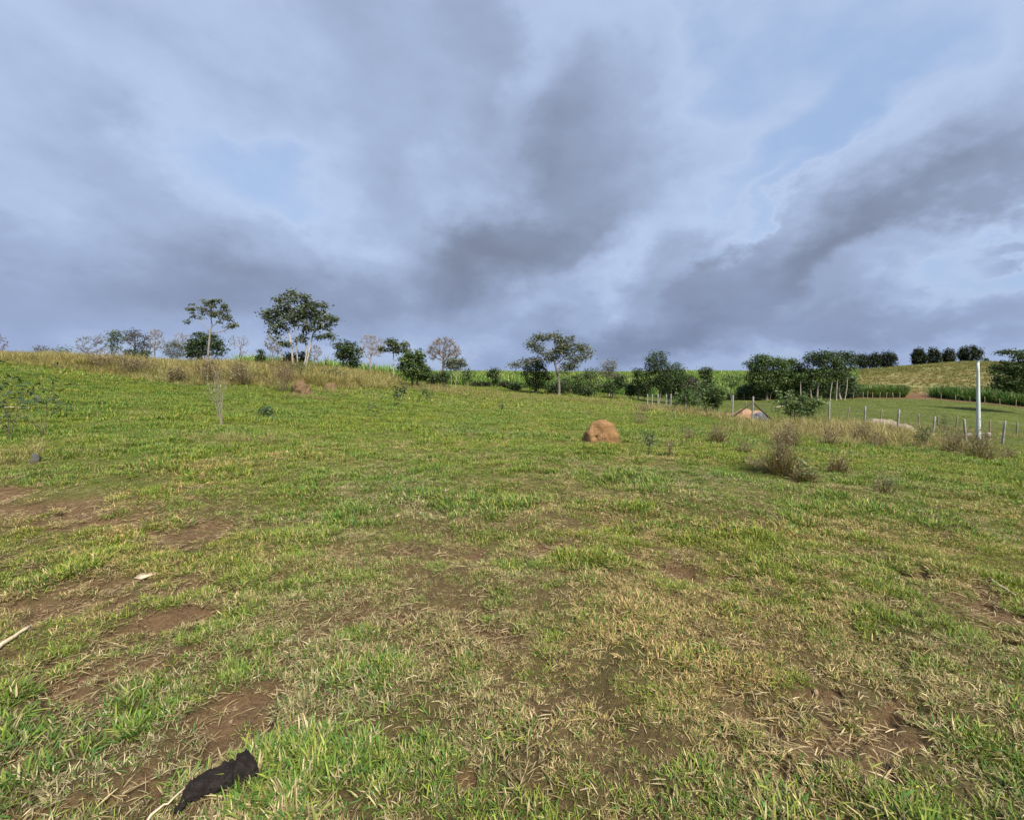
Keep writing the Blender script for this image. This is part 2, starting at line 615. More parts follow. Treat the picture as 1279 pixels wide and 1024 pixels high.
def build_ground():
    fr = np.linspace(-62, 62, 470)
    bk = np.linspace(62, 298, 60)[1:-1]
    ang = R(1) * np.concatenate([fr, bk])
    rad = np.concatenate([[0.25], np.geomspace(0.6, 4000, 400)])
    A, Rr = np.meshgrid(ang, rad)
    x = (Rr * np.sin(A)).ravel(); y = (Rr * np.cos(A)).ravel()
    z = ground_z(x, y)
    b = bare(x, y)
    r = np.hypot(x, y)
    g = fbm(x * 0.7, y * 0.7, 51, 4)
    col = THATCH + (GREEN - THATCH) * np.clip(0.12 + 0.35 * g + sstep(3, 11, r) * 0.75, 0, 1)[:, None]
    sb = (sstep(0.22, 0.6, b) * sstep(25, 14, r))[:, None]
    col = col * (1 - sb) + SOIL * sb
    pad, cane, hill, track, strip, edge = zone_fields(x, y)
    col[pad] = PADDOCK * (1 + 0.25 * fbm(x[pad] * .15, y[pad] * .15, 61, 4))[:, None]
    col[cane] = (.05, .06, .02)
    hv = fbm(x * .03, y * .05, 65, 4)
    k = np.clip(0.35 + 0.25 * hv + sstep(150, 250, y) * 0.35, 0, 1)[:, None]
    st = STUBBLE * (1 - k) + np.array((.136, .146, .053)) * k
    col[hill] = st[hill]
    col[strip] = FIELD_SOIL * 0.8
    col[track] = FIELD_SOIL
    col = np.clip(col, 0.005, 1)
    na, nr = len(ang), len(rad)
    i = np.arange(nr - 1)[:, None] * na; j = np.arange(na)[None]
    jn = (j + 1) % na
    F = np.stack([i + j, i + jn, i + na + jn, i + na + j], -1).reshape(-1, 4)[:, ::-1]
    V = np.stack([x, y, z], 1)
    V = np.vstack([V, (0, 0, z[:na].mean())])
    col = np.vstack([col, col[0]])
    f3 = np.array([[len(V) - 1, (q + 1) % na, q] for q in range(na)])
    me = make_mesh('ground', V, [F, f3], col, True, M['ground'])
    o = link('ground', me)
    tag(o, 'rolling pasture ground with bare red-brown soil patches and distant fields', 'ground', kind='structure')


build_ground()


# ------------------------------------------------------------------ scattering
def scatter(name, label, cat, protos, xyz, rot, scl, pick, tint):
    """one 'stuff' object: points that carry a clump each (geometry nodes)"""
    col = bpy.data.collections.new(name + '_kinds')
    for i, me in enumerate(protos):
        o = bpy.data.objects.new('%s_clump.%03d' % (name, i), me)
        col.objects.link(o)
    me = bpy.data.meshes.new(name)
    n = len(xyz)
    me.vertices.add(n)
    me.vertices.foreach_set('co', np.asarray(xyz, np.float32).ravel())
    for nm, typ, arr, key in (('rot', 'FLOAT_VECTOR', rot, 'vector'), ('scl', 'FLOAT_VECTOR', scl, 'vector'),
                              ('tint', 'FLOAT_VECTOR', tint, 'vector'), ('pick', 'INT', pick, 'value')):
        a = me.attributes.new(nm, typ, 'POINT')
        a.data.foreach_set(key, np.asarray(arr, np.int32 if typ == 'INT' else np.float32).ravel())
    ob = link(name, me)
    ng = bpy.data.node_groups.new(name + '_scatter', 'GeometryNodeTree')
    ng.interface.new_socket('Geometry', in_out='INPUT', socket_type='NodeSocketGeometry')
    ng.interface.new_socket('Geometry', in_out='OUTPUT', socket_type='NodeSocketGeometry')
    N = ng.nodes.new
    gi, go = N('NodeGroupInput'), N('NodeGroupOutput')
    ins = N('GeometryNodeInstanceOnPoints')
    ci = N('GeometryNodeCollectionInfo')
    ci.inputs['Collection'].default_value = col
    ci.inputs['Separate Children'].default_value = True
    ci.inputs['Reset Children'].default_value = True
    def named(nm, dt):
        nd = N('GeometryNodeInputNamedAttribute'); nd.data_type = dt
        nd.inputs['Name'].default_value = nm
        return nd.outputs[0]
    er = N('FunctionNodeEulerToRotation')
    L = ng.links.new
    L(named('rot', 'FLOAT_VECTOR'), er.inputs[0])
    L(gi.outputs[0], ins.inputs['Points'])
    L(ci.outputs[0], ins.inputs['Instance'])
    ins.inputs['Pick Instance'].default_value = True
    L(named('pick', 'INT'), ins.inputs['Instance Index'])
    L(er.outputs[0], ins.inputs['Rotation'])
    L(named('scl', 'FLOAT_VECTOR'), ins.inputs['Scale'])
    L(ins.outputs[0], go.inputs[0])
    md = ob.modifiers.new('scatter', 'NODES')
    md.node_group = ng
    tag(ob, label, cat, kind='stuff')
    return ob


GREENS = .95 * np.array([(.160, .225, .030), (.115, .190, .026), (.215, .250, .040), (.078, .150, .024), (.250, .262, .052), (.080, .175, .034)])
STRAWS = .86 * np.array([(.450, .345, .175), (.350, .260, .125), (.520, .420, .235), (.270, .195, .100), (.400, .335, .150)])


def tuft(rng, nb, radius, length, width, seg, dry, lean=(0.2, 1.1), flat=0.0, greens=GREENS, straws=STRAWS, curl=0.9, mat='grass'):
    """a clump of curved tapering blades; dry = share of straw-coloured blades"""
    V, F4, F3, C = [], [], [], []
    n0 = 0
    for b in range(nb):
        a = rng.uniform(0, 2 * np.pi); rr = radius * math.sqrt(rng.random())
        base = np.array((rr * math.cos(a), rr * math.sin(a), 0.0))
        isdry = rng.random() < dry
        c = (straws if isdry else greens)[rng.integers(len(straws if isdry else greens))] * rng.uniform(.75, 1.25)
        L = length * rng.uniform(.45, 1.25)
        w = width * rng.uniform(.6, 1.3)
        az = a + rng.normal(0, 1.1)
        th = rng.uniform(*lean) * (1.25 if isdry else 1.0)
        if rng.random() < flat:
            th = rng.uniform(1.35, 1.65); base[2] = rng.uniform(.004, .02)
        dth = rng.uniform(.1, curl) / seg
        p = base.copy()
        tw = rng.uniform(-.9, .9)
        h = np.array((math.cos(az), math.sin(az)))
        pts = []
        for s in range(seg + 1):
            d = np.array((h[0] * math.sin(th), h[1] * math.sin(th), math.cos(th)))
            side = np.array((-h[1], h[0], 0)) * math.cos(tw) + np.array((0, 0, 1)) * math.sin(tw) * 0.7
            t = s / seg
            ww = w * (0.65 + 0.7 * t if t < 0.4 else 0.93 * (1 - ((t - .4) / .6) ** 1.6) + 0.02) * .5
            pts.append((p.copy(), side * ww))
            p = p + d * L / seg
            th = min(th + dth, 1.75)
            if p[2] < 0.003:
                p[2] = 0.003
        for s in range(seg):
            q, sd = pts[s]
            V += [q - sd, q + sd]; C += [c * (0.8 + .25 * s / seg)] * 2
        V.append(pts[-1][0]); C.append(c)
        for s in range(seg - 1):
            k = n0 + 2 * s
            F4.append((k, k + 1, k + 3, k + 2))
        k = n0 + 2 * (seg - 1)
        F3.append((k, k + 1, k + 2))
        n0 += 2 * seg + 1
    Fs = ([np.array(F4)] if F4 else []) + [np.array(F3)]
    return make_mesh('tuft', np.array(V), Fs, np.array(C), False, M[mat])


def wedge(rng, n, y0, y1, spread=1.3, extra=1.5):
    """n points spread evenly over the ground between two distances in front"""
    w = lambda y: 2 * (spread * y + extra)
    y = rng.uniform(y0, y1, int(n * 2.6))
    y = y[rng.random(len(y)) < w(y) / w(y1)][:n]
    x = rng.uniform(-1, 1, len(y)) * w(y) / 2
    return x, y


def meadow_mask(x, y):
    """keep grass off the cane, the tall dry grass core and the far ground"""
    pad, cane, hill, track, strip, edge = zone_fields(x, y)
    return ~(cane | hill | track | strip)


def build_meadow():
    rng = np.random.default_rng(11)
    zones = [  # name, y0, y1, count, blades, radius, length, width, segs, scale spread
        ('near', 0.7, 4.6, 34000, 28, .045, .052, .0056, 3),
        ('middle', 4.6, 11.5, 40000, 30, .080, .060, .0080, 2),
        ('far', 11.5, 27, 50000, 30, .17, .085, .0120, 2),
        ('distant', 27, 92, 80000, 24, .42, .12, .030, 2)]
    labels = {'near': 'short pasture grass with green and straw blades at the camera\'s feet',
              'middle': 'short pasture grass a few metres out, before the termite mound',
              'far': 'yellow-green pasture grass around and behind the termite mound',
              'distant': 'far pasture grass running up to the trees and the paddock'}
    for zi, (nm, y0, y1, n, nb, rad, ln, wd, sg) in enumerate(zones):
        protos = []
        for dry in (.10, .38, .80):
            for v in range(4):
                protos.append(tuft(rng, nb, rad, ln * (1.0 if dry < .5 else .9), wd, sg, dry, flat=.05 if dry < .3 else .22, lean=(.15, 1.15), straws=STRAWS * (1, .92, .8, .72)[zi]))
        x, y = wedge(rng, n, y0, y1)
        b = bare(x, y)
        keep = rng.random(len(x)) > np.clip((b - .15) * 2.0, 0, .90)
        keep &= meadow_mask(x, y)
        # thin clumpy gaps everywhere
        gap = fbm(x * 2.6, y * 2.6, 71, 3) + .1
        keep &= rng.random(len(x)) > np.clip(gap * 1.1 - .1, 0, .75) * sstep(14, 6, y)
        x, y, b = x[keep], y[keep], b[keep]
        r = np.hypot(x, y)
        dryf = .38 * fbm(x * .55, y * .55, 81, 4) + .55 * fbm(x * 3.0, y * 3.0, 83, 2)
        dryness = .405 + .05 * sstep(7, 3, r) + dryf + .38 * np.clip(b * 1.6, 0, 1) + .16 * sstep(8, 3, r) - .06 * sstep(9, 16, r) + rng.normal(0, .16, len(x))
        pad = (x > 14.6) & (y > 27)
        dryness[pad] -= .3
        # fresher streaks on the left flank, drier in the middle distance
        dryness -= .22 * sstep(-2, -9, x - 0.1 * y) * sstep(6, 9, y)
        fam = np.where(dryness < .33, 0, np.where(dryness < .62, 1, 2))
        pick = fam * 4 + rng.integers(0, 4, len(x))
        z = ground_z(x, y)
        hgt = .9 + .6 * fbm(x * .8, y * .8, 91, 3)
        hgt *= np.clip(1.05 - .55 * b, .4, 1.1)
        s = np.clip(hgt, .45, 1.5) * rng.uniform(.75, 1.3, len(x))
        s *= np.choose(fam, [1.08, .95, .80])
        s[pad] *= .5
        sc = np.stack([s * rng.uniform(.85, 1.15, len(x)), s * rng.uniform(.85, 1.15, len(x)), s * rng.uniform(.8, 1.2, len(x))], 1)
        rot = np.stack([rng.normal(0, .12, len(x)), rng.normal(0, .12, len(x)), rng.uniform(0, 6.283, len(x))], 1)
        t = fbm(x * .35, y * .35, 95, 4)
        tint = np.stack([1.0 + .16 * t, 1.0 + .05 * t, .95 - .1 * t], 1) * rng.uniform(.82, 1.18, len(x))[:, None]
        wm = sstep(7, 13, r)[:, None]                        # farther meadow is a more even yellow-green
        tint = tint * (1 + wm * (np.array((1.06, 1.05, .98)) - 1))
        tint[pad] *= .8
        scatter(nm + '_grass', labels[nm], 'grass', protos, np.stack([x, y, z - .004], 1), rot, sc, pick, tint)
    # dead leaf litter lying flat
    protos = [tuft(rng, 16, .09, .09, .006, 2, 1.0, lean=(1.3, 1.6), flat=1.0) for v in range(5)]
    x, y = wedge(rng, 17000, .7, 8)
    b = bare(x, y)
    keep = rng.random(len(x)) < np.clip(.25 + 1.1 * sstep(.1, .4, b) - 1.1 * sstep(.75, 1.1, b), .12, 1)
    x, y = x[keep], y[keep]
    n = len(x)
    s = rng.uniform(.3, .95, n)
    scatter('straw_litter', 'dead grass leaves lying flat on the bare soil', 'litter', protos,
            np.stack([x, y, ground_z(x, y) + .002], 1), np.stack([rng.normal(0, .1, n), rng.normal(0, .1, n), rng.uniform(0, 6.28, n)], 1),
            np.stack([s, s, s], 1), rng.integers(0, 5, n), np.stack([rng.uniform(.6, 1.1, n)] * 3, 1))


build_meadow()


def build_crumbs():
    rng = np.random.default_rng(77)
    protos = []
    for v in range(4):
        V, F = [], []
        nr, na = 4, 7
        for i in range(nr + 1):
            ph = -math.pi / 2 + math.pi * i / nr
            for j in range(na):
                a = 2 * math.pi * j / na
                p = Vector((math.cos(ph) * math.cos(a), math.cos(ph) * math.sin(a), math.sin(ph)))
                q = p * (1 + .6 * mnoise.noise(p * 1.8 + Vector((v * 7.1, 0, 0))))
                V.append((q.x, q.y * .8, q.z * .6))
        F = [(i * na + j, i * na + (j + 1) % na, (i + 1) * na + (j + 1) % na, (i + 1) * na + j) for i in range(nr) for j in range(na)]
        protos.append(make_mesh('crumb', np.array(V), np.array(F), np.tile(SOIL * 1.05, (len(V), 1)), False, M['crumb']))
    x, y = wedge(rng, 30000, .7, 8)
    b = bare(x, y)
    k = rng.random(len(x)) < np.clip((b - .25) * 1.2, 0, 1)
    x, y = x[k], y[k]; n = len(x)
    s_ = .003 + .010 * rng.random(n) ** 4
    s_ = np.where(rng.random(n) < .03, s_ * 1.8, s_)
    scatter('soil_crumbs', 'crumbs and small clods of soil on the bare patches', 'soil', protos, np.stack([x, y, ground_z(x, y) + s_ * .2], 1),
            rng.uniform(-3, 3, (n, 3)) * np.array((.3, .3, 1)), np.stack([s_, s_, s_], 1), rng.integers(0, 4, n), rng.uniform(.7, 1.35, n)[:, None] * np.ones((n, 3)))


build_crumbs()

# ---- tall rank grass: the olive-straw band on the left rise, the stands by the fence
DG = .88 * np.array([(.235, .230, .062), (.180, .190, .052), (.270, .245, .085)])
DS = .88 * np.array([(.420, .345, .150), (.330, .255, .115), (.480, .405, .205), (.260, .195, .095)])


def build_tall_grass():
    rng = np.random.default_rng(23)
    protos = [tuft(rng, 46, .20, .80, .020, 3, d, lean=(.02, .75), greens=DG, straws=DS, curl=.8) for d in (.25, .4, .55, .7, .9) for _ in range(2)]
    # band on the rise
    n = 12500
    y = rng.uniform(25, 66, n * 2)
    u = rng.uniform(-90, 500, n * 2)
    x = (u - 639.5) / FPX * y
    y0 = np.interp(u, [-100, 0, 60, 120, 220, 330, 420, 480, 520], [31, 31, 31, 30, 27, 28, 31, 35, 40])
    edge = y - y0 + 2.0 * fbm(x * .3, y * .3, 111, 3)
    keep = (edge > 0) & (rng.random(n * 2) < np.clip(.35 + edge * .2, 0, 1)) & (rng.random(n * 2) < sstep(505, 455, u) + .0)
    keep &= rng.random(n * 2) < np.clip(.8 + fbm(x * .25, y * .25, 113, 3), .25, 1)
    x, y, u, edge = x[keep][:n], y[keep][:n], u[keep][:n], edge[keep][:n]
    m = len(x)
    h = np.clip(.85 + .35 * fbm(x * .18, y * .18, 115, 3), .45, 1.35) * np.clip(.45 + edge * .12, .45, 1) * rng.uniform(.7, 1.2, m) * 1.15
    h *= np.interp(u, [-90, 40, 150, 500], [.8, .8, 1.05, 1.0])
    t = fbm(x * .22, y * .22, 117, 3)
    tint = np.stack([1.0 + .1 * t, 1.0 - .02 * t, .9 - .05 * t], 1) * rng.uniform(.75, 1.2, m)[:, None]
    h *= 1.12
    scatter('tall_dry_grass', 'band of tall olive and straw-coloured grass on the rise before the left trees', 'grass', protos,
            np.stack([x, y, ground_z(x, y) - .02], 1), np.stack([rng.normal(0, .12, m), rng.normal(0, .12, m), rng.uniform(0, 6.28, m)], 1),
            np.stack([h * 1.05, h * 1.05, h], 1), rng.integers(0, 10, m), tint)
    # stands along and before the wire fence
    xs, ys, hs = [], [], []
    def stand(px, Y, rx, ry, n, h):
        c = at(px, 500, Y)
        k = rng.normal(0, 1, (n, 2)) * .6
        xs.append(c.x + k[:, 0] * rx); ys.append(Y + k[:, 1] * ry); hs.append(rng.uniform(.6, 1.15, n) * h)
    for args in [(1000, 21, 2.2, 3.0, 170, .75), (1055, 23, 2.4, 3.0, 260, 1.0), (1075, 20, 1.5, 2.2, 150, .85), (1100, 25, 1.6, 2.0, 120, .8), (960, 17, 1.6, 2.5, 90, .55),
                 (1140, 24, 2.0, 2.0, 150, .75), (1100, 27.8, 2.2, .6, 110, .75), (378, 23.6, 1.2, .5, 40, .5), (413, 28.4, 1.5, .6, 40, .5), (930, 29.4, 2.0, .5, 40, .45), (1185, 21, 2.0, 1.6, 90, .55), (830, 40, 2.0, 4.0, 110, .8), (860, 34, 2.0, 4.0, 120, .8), (890, 30, 2.0, 3.0, 80, .7),
                 (1030, 17, 1.5, 1.5, 60, .5), (1110, 18, 2.0, 1.5, 70, .5), (925, 27, 1.2, 1.2, 35, .5), (690, 44, 8, 4, 180, .55), (590, 42, 6, 5, 200, .6), (770, 45, 5, 5, 140, .6),
                 (540, 45, 4, 5, 200, .9), (1270, 36, 6, 1.5, 70, .5), (752, 10.72, .75, .12, 26, .17), (760, 10.6, 1.1, .25, 22, .15), (1222, 31.5, 1.6, .5, 60, .55), (1180, 26, 2.0, .7, 60, .5), (1190, 38, 6, 1.0, 90, .6), (1110, 41, 5, 1.0, 70, .55), (30, 7.2, .9, .7, 40, .35), (300, 9.3, 1.0, .5, 34, .34)]:
        stand(*args)
    x, y, h = np.concatenate(xs), np.concatenate(ys), np.concatenate(hs)
    m = len(x)
    protos2 = [tuft(rng, 38, .14, .78, .013, 4, d, lean=(.02, .8), greens=DG * .95, straws=DS * .95, curl=1.0) for d in (.3, .45, .6, .8) for _ in range(2)]
    scatter('rank_grass', 'rank stands of tall yellow-brown grass along the wire fence', 'grass', protos2,
            np.stack([x, y, ground_z(x, y) - .02], 1), np.stack([rng.normal(0, .15, m), rng.normal(0, .15, m), rng.uniform(0, 6.28, m)], 1),
            np.stack([h, h, h], 1), rng.integers(0, 8, m), rng.uniform(.75, 1.2, m)[:, None] * np.ones((m, 3)))


build_tall_grass()

# ---- sugar cane
CG = .9 * np.array([(.095, .190, .030), (.125, .225, .040), (.070, .150, .028), (.150, .235, .055)])


def build_cane():
    rng = np.random.default_rng(37)
    protos = [tuft(rng, 30, .45, 2.6, .13, 4, .06, lean=(.02, .55), greens=CG, straws=DS, curl=1.9) for _ in range(6)]
    def field(name, label, n, u0, u1, ymin, ymax, tnt, hs):
        y = np.sqrt(rng.uniform(ymin ** 2, ymax ** 2, n)); u = rng.uniform(u0, u1, n)
        x = (u - 639.5) / FPX * y
        pad, cane, hill, track, strip, edge = zone_fields(x, y)
        k = cane & (y > edge + .5)
        x, y = x[k], y[k]
        m = len(x)
        s = hs * rng.uniform(.8, 1.15, m) * (1 + .12 * fbm(x * .05, y * .05, 131, 3)) * np.interp(y, [60, 120, 300], [1, 1, 1.0])
        wd = s * np.interp(y, [60, 120, 300], [1, 1.2, 1.9])
        scatter(name, label, 'cane', protos, np.stack([x, y, ground_z(x, y) - .03], 1),
                np.stack([rng.normal(0, .06, m), rng.normal(0, .06, m), rng.uniform(0, 6.28, m)], 1),
                np.stack([wd, wd, s], 1), rng.integers(0, 6, m), np.array(tnt) * rng.uniform(.85, 1.15, m)[:, None])
    field('sugarcane_crop', 'bright green sugarcane covering the slope behind the middle trees', 30000, 300, 1066, 62, 320, (1.2, 1.2, 1.05), .85)
    field('young_sugarcane_crop', 'strip of sugarcane at the foot of the hill, between the broad trees and the red track', 2600, 1064, 1134, 92, 120, (.72, .74, .7), .8)
    field('roadside_sugarcane_crop', 'dark green sugarcane strip behind the concrete pole and the edge tree', 5200, 1157, 1480, 72, 150, (.48, .58, .52), .95)


build_cane()


def build_stubble():
    """regrowth rows on the harvested hill field"""
    rng = np.random.default_rng(41)
    protos = [tuft(rng, 22, .35, .8, .09, 2, d, lean=(.1, 1.0), greens=np.array([(.160, .178, .058), (.130, .155, .048)]), straws=DS * .72) for d in (.2, .5, .8) for _ in range(2)]
    n = 22000
    y = np.sqrt(rng.uniform(96 ** 2, 300 ** 2, n)); u = rng.uniform(1050, 1500, n)
    x = (u - 639.5) / FPX * y
    y = y + 0 * x
    x = np.round((x + .35 * y) / 1.5) * 1.5 - .35 * y + rng.normal(0, .15, n)
    pad, cane, hill, track, strip, edge = zone_fields(x, y)
    k = hill & ~track & (rng.random(n) < np.clip(.7 + .6 * fbm(x * .05, y * .05, 141, 3), .1, 1))
    x, y = x[k], y[k]; m = len(x)
    g = np.clip(.5 + .6 * fbm(x * .03, y * .05, 65, 4) + .25 * (y > 200) + rng.normal(0, .25, m), 0, .99)
    pick = (2 - np.floor(g * 3)).astype(int) * 2 + rng.integers(0, 2, m)
    s = rng.uniform(.7, 1.3, m) * np.interp(y, [96, 300], [.8, 1.3])
    scatter('cane_stubble', 'straw and green regrowth on the cut field up the right hill', 'stubble', protos,
            np.stack([x, y, ground_z(x, y) - .02], 1), np.stack([np.zeros(m), np.zeros(m), rng.uniform(0, 6.28, m)], 1),
            np.stack([s * 1.2, s * 1.2, s * .8], 1), pick, rng.uniform(.85, 1.15, m)[:, None] * np.array((1.08, 1.0, .95)))


build_stubble()


# ------------------------------------------------------------------ trees
def grow(rng, lines, A, step, kill, jit=.25, iters=90, up=.06):
    """space colonisation: branches grow from the trunk lines towards the points A"""
    pos, par = [], []
    for ln in lines:
        prev = -1
        for p in ln:
            pos.append(np.array(p, float)); par.append(prev); prev = len(pos) - 1
    A = A.copy()
    alive = np.ones(len(A), bool)
    N = np.array(pos)
    D = np.linalg.norm(A[:, None] - N[None], axis=2)
    near = D.argmin(1); nd = D.min(1)
    for it in range(iters):
        if not alive.any():
            break
        ids = near[alive]
        V = A[alive] - np.array(pos)[ids]
        V /= np.linalg.norm(V, axis=1, keepdims=True) + 1e-9
        new = []
        for i in np.unique(ids):
            v = V[ids == i].mean(0) + rng.normal(0, jit, 3) * .6 + np.array((0, 0, up))
            v /= np.linalg.norm(v) + 1e-9
            new.append((i, pos[i] + v * step))
        s = len(pos)
        for i, p in new:
            pos.append(p); par.append(int(i))
        NP = np.array([p for _, p in new])
        D = np.linalg.norm(A[:, None] - NP[None], axis=2)
        m = D.min(1); am = D.argmin(1) + s
        better = m < nd
        nd = np.where(better, m, nd); near = np.where(better, am, near)
        alive &= nd > kill
        if len(pos) > 2600:
            break
    return np.array(pos), np.array(par)


def branch_radii(pos, par, r_base, r_tip):
    n = len(pos)
    cnt = np.zeros(n)
    has = np.zeros(n, bool)
    has[par[par >= 0]] = True
    cnt[~has] = 1
    for i in range(n - 1, -1, -1):
        if par[i] >= 0:
            cnt[par[i]] += cnt[i]
    top = cnt.max()
    p = math.log(max(r_base / r_tip, 1.01)) / math.log(max(top, 2))
    return r_tip * cnt ** p, cnt


def leaves_at(rng, C, n, spread, flat, size, colors, upness=.5, elong=.55, shade=None):
    """n kite-shaped leaves scattered round the points C"""
    k = rng.integers(0, len(C), n)
    off = rng.normal(0, 1, (n, 3)) * spread * np.array((1, 1, flat))
    P0 = C[k] + off
    d = rng.normal(0, 1, (n, 3)); d[:, 2] *= .5
    d /= np.linalg.norm(d, axis=1, keepdims=True)
    nrm = rng.normal(0, 1, (n, 3)) * (1 - upness); nrm[:, 2] += upness * 1.6
    sd = np.cross(d, nrm); sd /= np.linalg.norm(sd, axis=1, keepdims=True) + 1e-9
    L = size * rng.uniform(.6, 1.35, n)[:, None]
    w = L * elong * .5
    droop = np.array((0, 0, -.12)) * L
    V = np.stack([P0, P0 + d * L * .5 + sd * w, P0 + d * L + droop, P0 + d * L * .5 - sd * w], 1).reshape(-1, 3)
    F = np.arange(n * 4).reshape(-1, 4)
    c = np.asarray(colors)[rng.integers(0, len(colors), n)] * rng.uniform(.65, 1.35, n)[:, None]
    return V, F, np.repeat(c, 4, 0)


DARK = [(.030, .052, .016), (.024, .043, .015), (.042, .066, .020), (.020, .036, .014)]
MIDG = [(.045, .080, .020), (.035, .062, .018), (.062, .098, .026), (.028, .050, .016)]
GREYG = [(.070, .085, .045), (.095, .105, .060), (.055, .070, .035)]
UMB = [(.042, .068, .024), (.032, .054, .020), (.060, .085, .034), (.10, .115, .07)]
BAMB = [(.018, .028, .012), (.026, .038, .014), (.014, .022, .010), (.034, .046, .018)]
OLIVED = [(.05, .06, .022), (.065, .07, .03), (.04, .05, .02)]
TAN = [(.26, .22, .16), (.20, .165, .12), (.32, .27, .20)]
DARK = [tuple(1.25 * q for q in c_) for c_ in DARK] + [(.068, .092, .030)]
MIDG = [tuple(1.3 * q for q in c_) for c_ in MIDG] + [(.110, .145, .040)]
SIZE_FIX = 1.0


def tree(name, label, px, Y, blobs, stems=((0, 0),), style='dense', group=None, bark=(.13, .11, .09), r=.14, n_at=220, leaves=2500, leaf=.22,
         spread=.28, flat=.6, colors=MIDG, fork=.45, twigs=0, clumps=None, seed=None, cat='tree', mat='leaf', depth=.8, tip=.012, kill=None, stepk=1.0, up=.06, part='trunk'):
    """px: pixel column of the foot; blobs: crown bodies (pixel cx, cy, rx, ry) at distance Y; stems: (foot offset px, lean px)"""
    rng = np.random.default_rng(seed if seed is not None else int(px * 13 + Y * 7) % 100000)
    s = Y / FPX
    x0 = (px - 639.5) * s
    z0 = gz(x0, Y) - .06
    def loc(ix, iy, dy=0.0):
        p = at(ix, iy, Y)
        return np.array((p.x - x0, dy, p.z - z0))
    A = []
    area = sum(b[2] * b[3] for b in blobs)
    cen = []
    for (bx, by, rx, ry) in blobs:
        k = max(4, int(n_at * rx * ry / area))
        v = rng.normal(0, 1, (k, 3)); v /= np.linalg.norm(v, axis=1, keepdims=True)
        v *= rng.uniform(.25, 1, (k, 1)) ** .45
        c = loc(bx, by)
        cen.append(c)
        A.append(c + v * np.array((rx * s, rx * s * depth, ry * s)))
    A = np.concatenate(A)
    A[:, 2] = np.maximum(A[:, 2], .15)
    H = A[:, 2].max()
    mid = np.average(np.array(cen), axis=0, weights=[b[2] * b[3] for b in blobs])
    low = min((loc(b[0], b[1] + b[3])[2] for b in blobs))
    lines = []
    for (fo, le) in stems:
        hf = max(.25 * H, low + fork * (H - low) * .6)
        foot = np.array((fo * s, rng.uniform(-.3, .3) * (len(stems) > 1), 0.0))
        topp = np.array(((fo + le) * s, rng.normal(0, .25), hf))
        n = 9
        ln = []
        bend = rng.normal(0, .02 * H, 2)
        for i in range(n):
            t = i / (n - 1)
            q = foot * (1 - t) + topp * t
            q[0] += bend[0] * math.sin(t * math.pi); q[1] += bend[1] * math.sin(t * math.pi)
            ln.append(q)
        lines.append(ln)
    step = H / 34 * stepk
    pos, par = grow(rng, lines, A, step, kill or step * 1.5, up=up)
    rad, cnt = branch_radii(pos, par, r / max(1, len(stems)) ** .4, tip)
    rad = rad * (1.12 - .45 * np.clip(pos[:, 2] / H, 0, 1))
    # root flare
    k = par >= 0
    P1, P0 = pos[k], pos[par[k]]
    r1, r0 = rad[k], np.minimum(rad[par[k]], rad[k] * 1.6)
    flare = 1 + .5 * np.exp(-P0[:, 2] / (.04 * H + .05)); r0 = r0 * flare
    root = link(name, None, loc=(x0, Y, z0))
    tag(root, label, cat, group)
    stem_of = np.zeros(len(pos), int)                       # which stem each branch belongs to
    for q in range(len(pos)):
        stem_of[q] = (q // 9 if par[q] < 0 else stem_of[par[q]])
    ends = np.where(cnt <= 2)[0]
    for st in range(len(stems)):
        sel = stem_of[k] == st
        V, F = tubes(P0[sel], P1[sel], r0[sel], r1[sel], 5)
        bc = np.repeat(np.array(bark) * rng.uniform(.85, 1.15, (sel.sum(), 1)), 10, 0)
        mine = ends[stem_of[ends] == st]
        if twigs and len(mine):
            nt = int(twigs * len(mine) / len(ends))
            e = mine[rng.integers(0, len(mine), nt)]
            d = pos[e] - pos[np.maximum(par[e], 0)]
            d = d / (np.linalg.norm(d, axis=1, keepdims=True) + 1e-9) + rng.normal(0, .65, (nt, 3)) + np.array((0, 0, .2))
            d /= np.linalg.norm(d, axis=1, keepdims=True)
            a0 = pos[e] - (pos[e] - pos[np.maximum(par[e], 0)]) * rng.uniform(0, 1, (nt, 1))
            a1 = a0 + d * step * rng.uniform(.6, 1.7, (nt, 1))
            d2 = d + rng.normal(0, .5, (nt, 3)); a2 = a1 + d2 * step * rng.uniform(.3, .8, (nt, 1))
            tv, tf = tubes(np.r_[a0, a1], np.r_[a1, a2], np.r_[np.full(nt, tip * .9), np.full(nt, tip * .7)], np.r_[np.full(nt, tip * .7), np.full(nt, tip * .35)], 3)
            F = np.r_[F, tf + len(V)]; V = np.r_[V, tv]
            bc = np.r_[bc, np.broadcast_to(np.array(bark) * 1.05, (len(tv), 3))]
        link(part, make_mesh(part, V, F, bc, True, M['bark']), root)
    if leaves:
        tips = pos[cnt <= 3]
        tips = tips[tips[:, 2] > low - .1 * H] if (tips[:, 2] > low - .1 * H).sum() > 5 else tips
        C = tips if not clumps else tips[rng.permutation(len(tips))[:clumps]]
        V, F, c = leaves_at(rng, C, leaves, spread, flat, leaf, colors)
        kp = V.reshape(-1, 4, 3)[:, :, 2].min(1) > .02
        V = V.reshape(-1, 4, 3)[kp].reshape(-1, 3); c = c.reshape(-1, 4, 3)[kp].reshape(-1, 3)
        F = np.arange(len(V)).reshape(-1, 4)
        me = make_mesh('crown', V, F, c, False, M[mat])
        link('crown', me, root)
    return root


PALE = (.34, .31, .27)
GREY = (.21, .19, .175)
PINK = (.30, .25, .235)
TREES_LEFT = 'trees along the left rise'


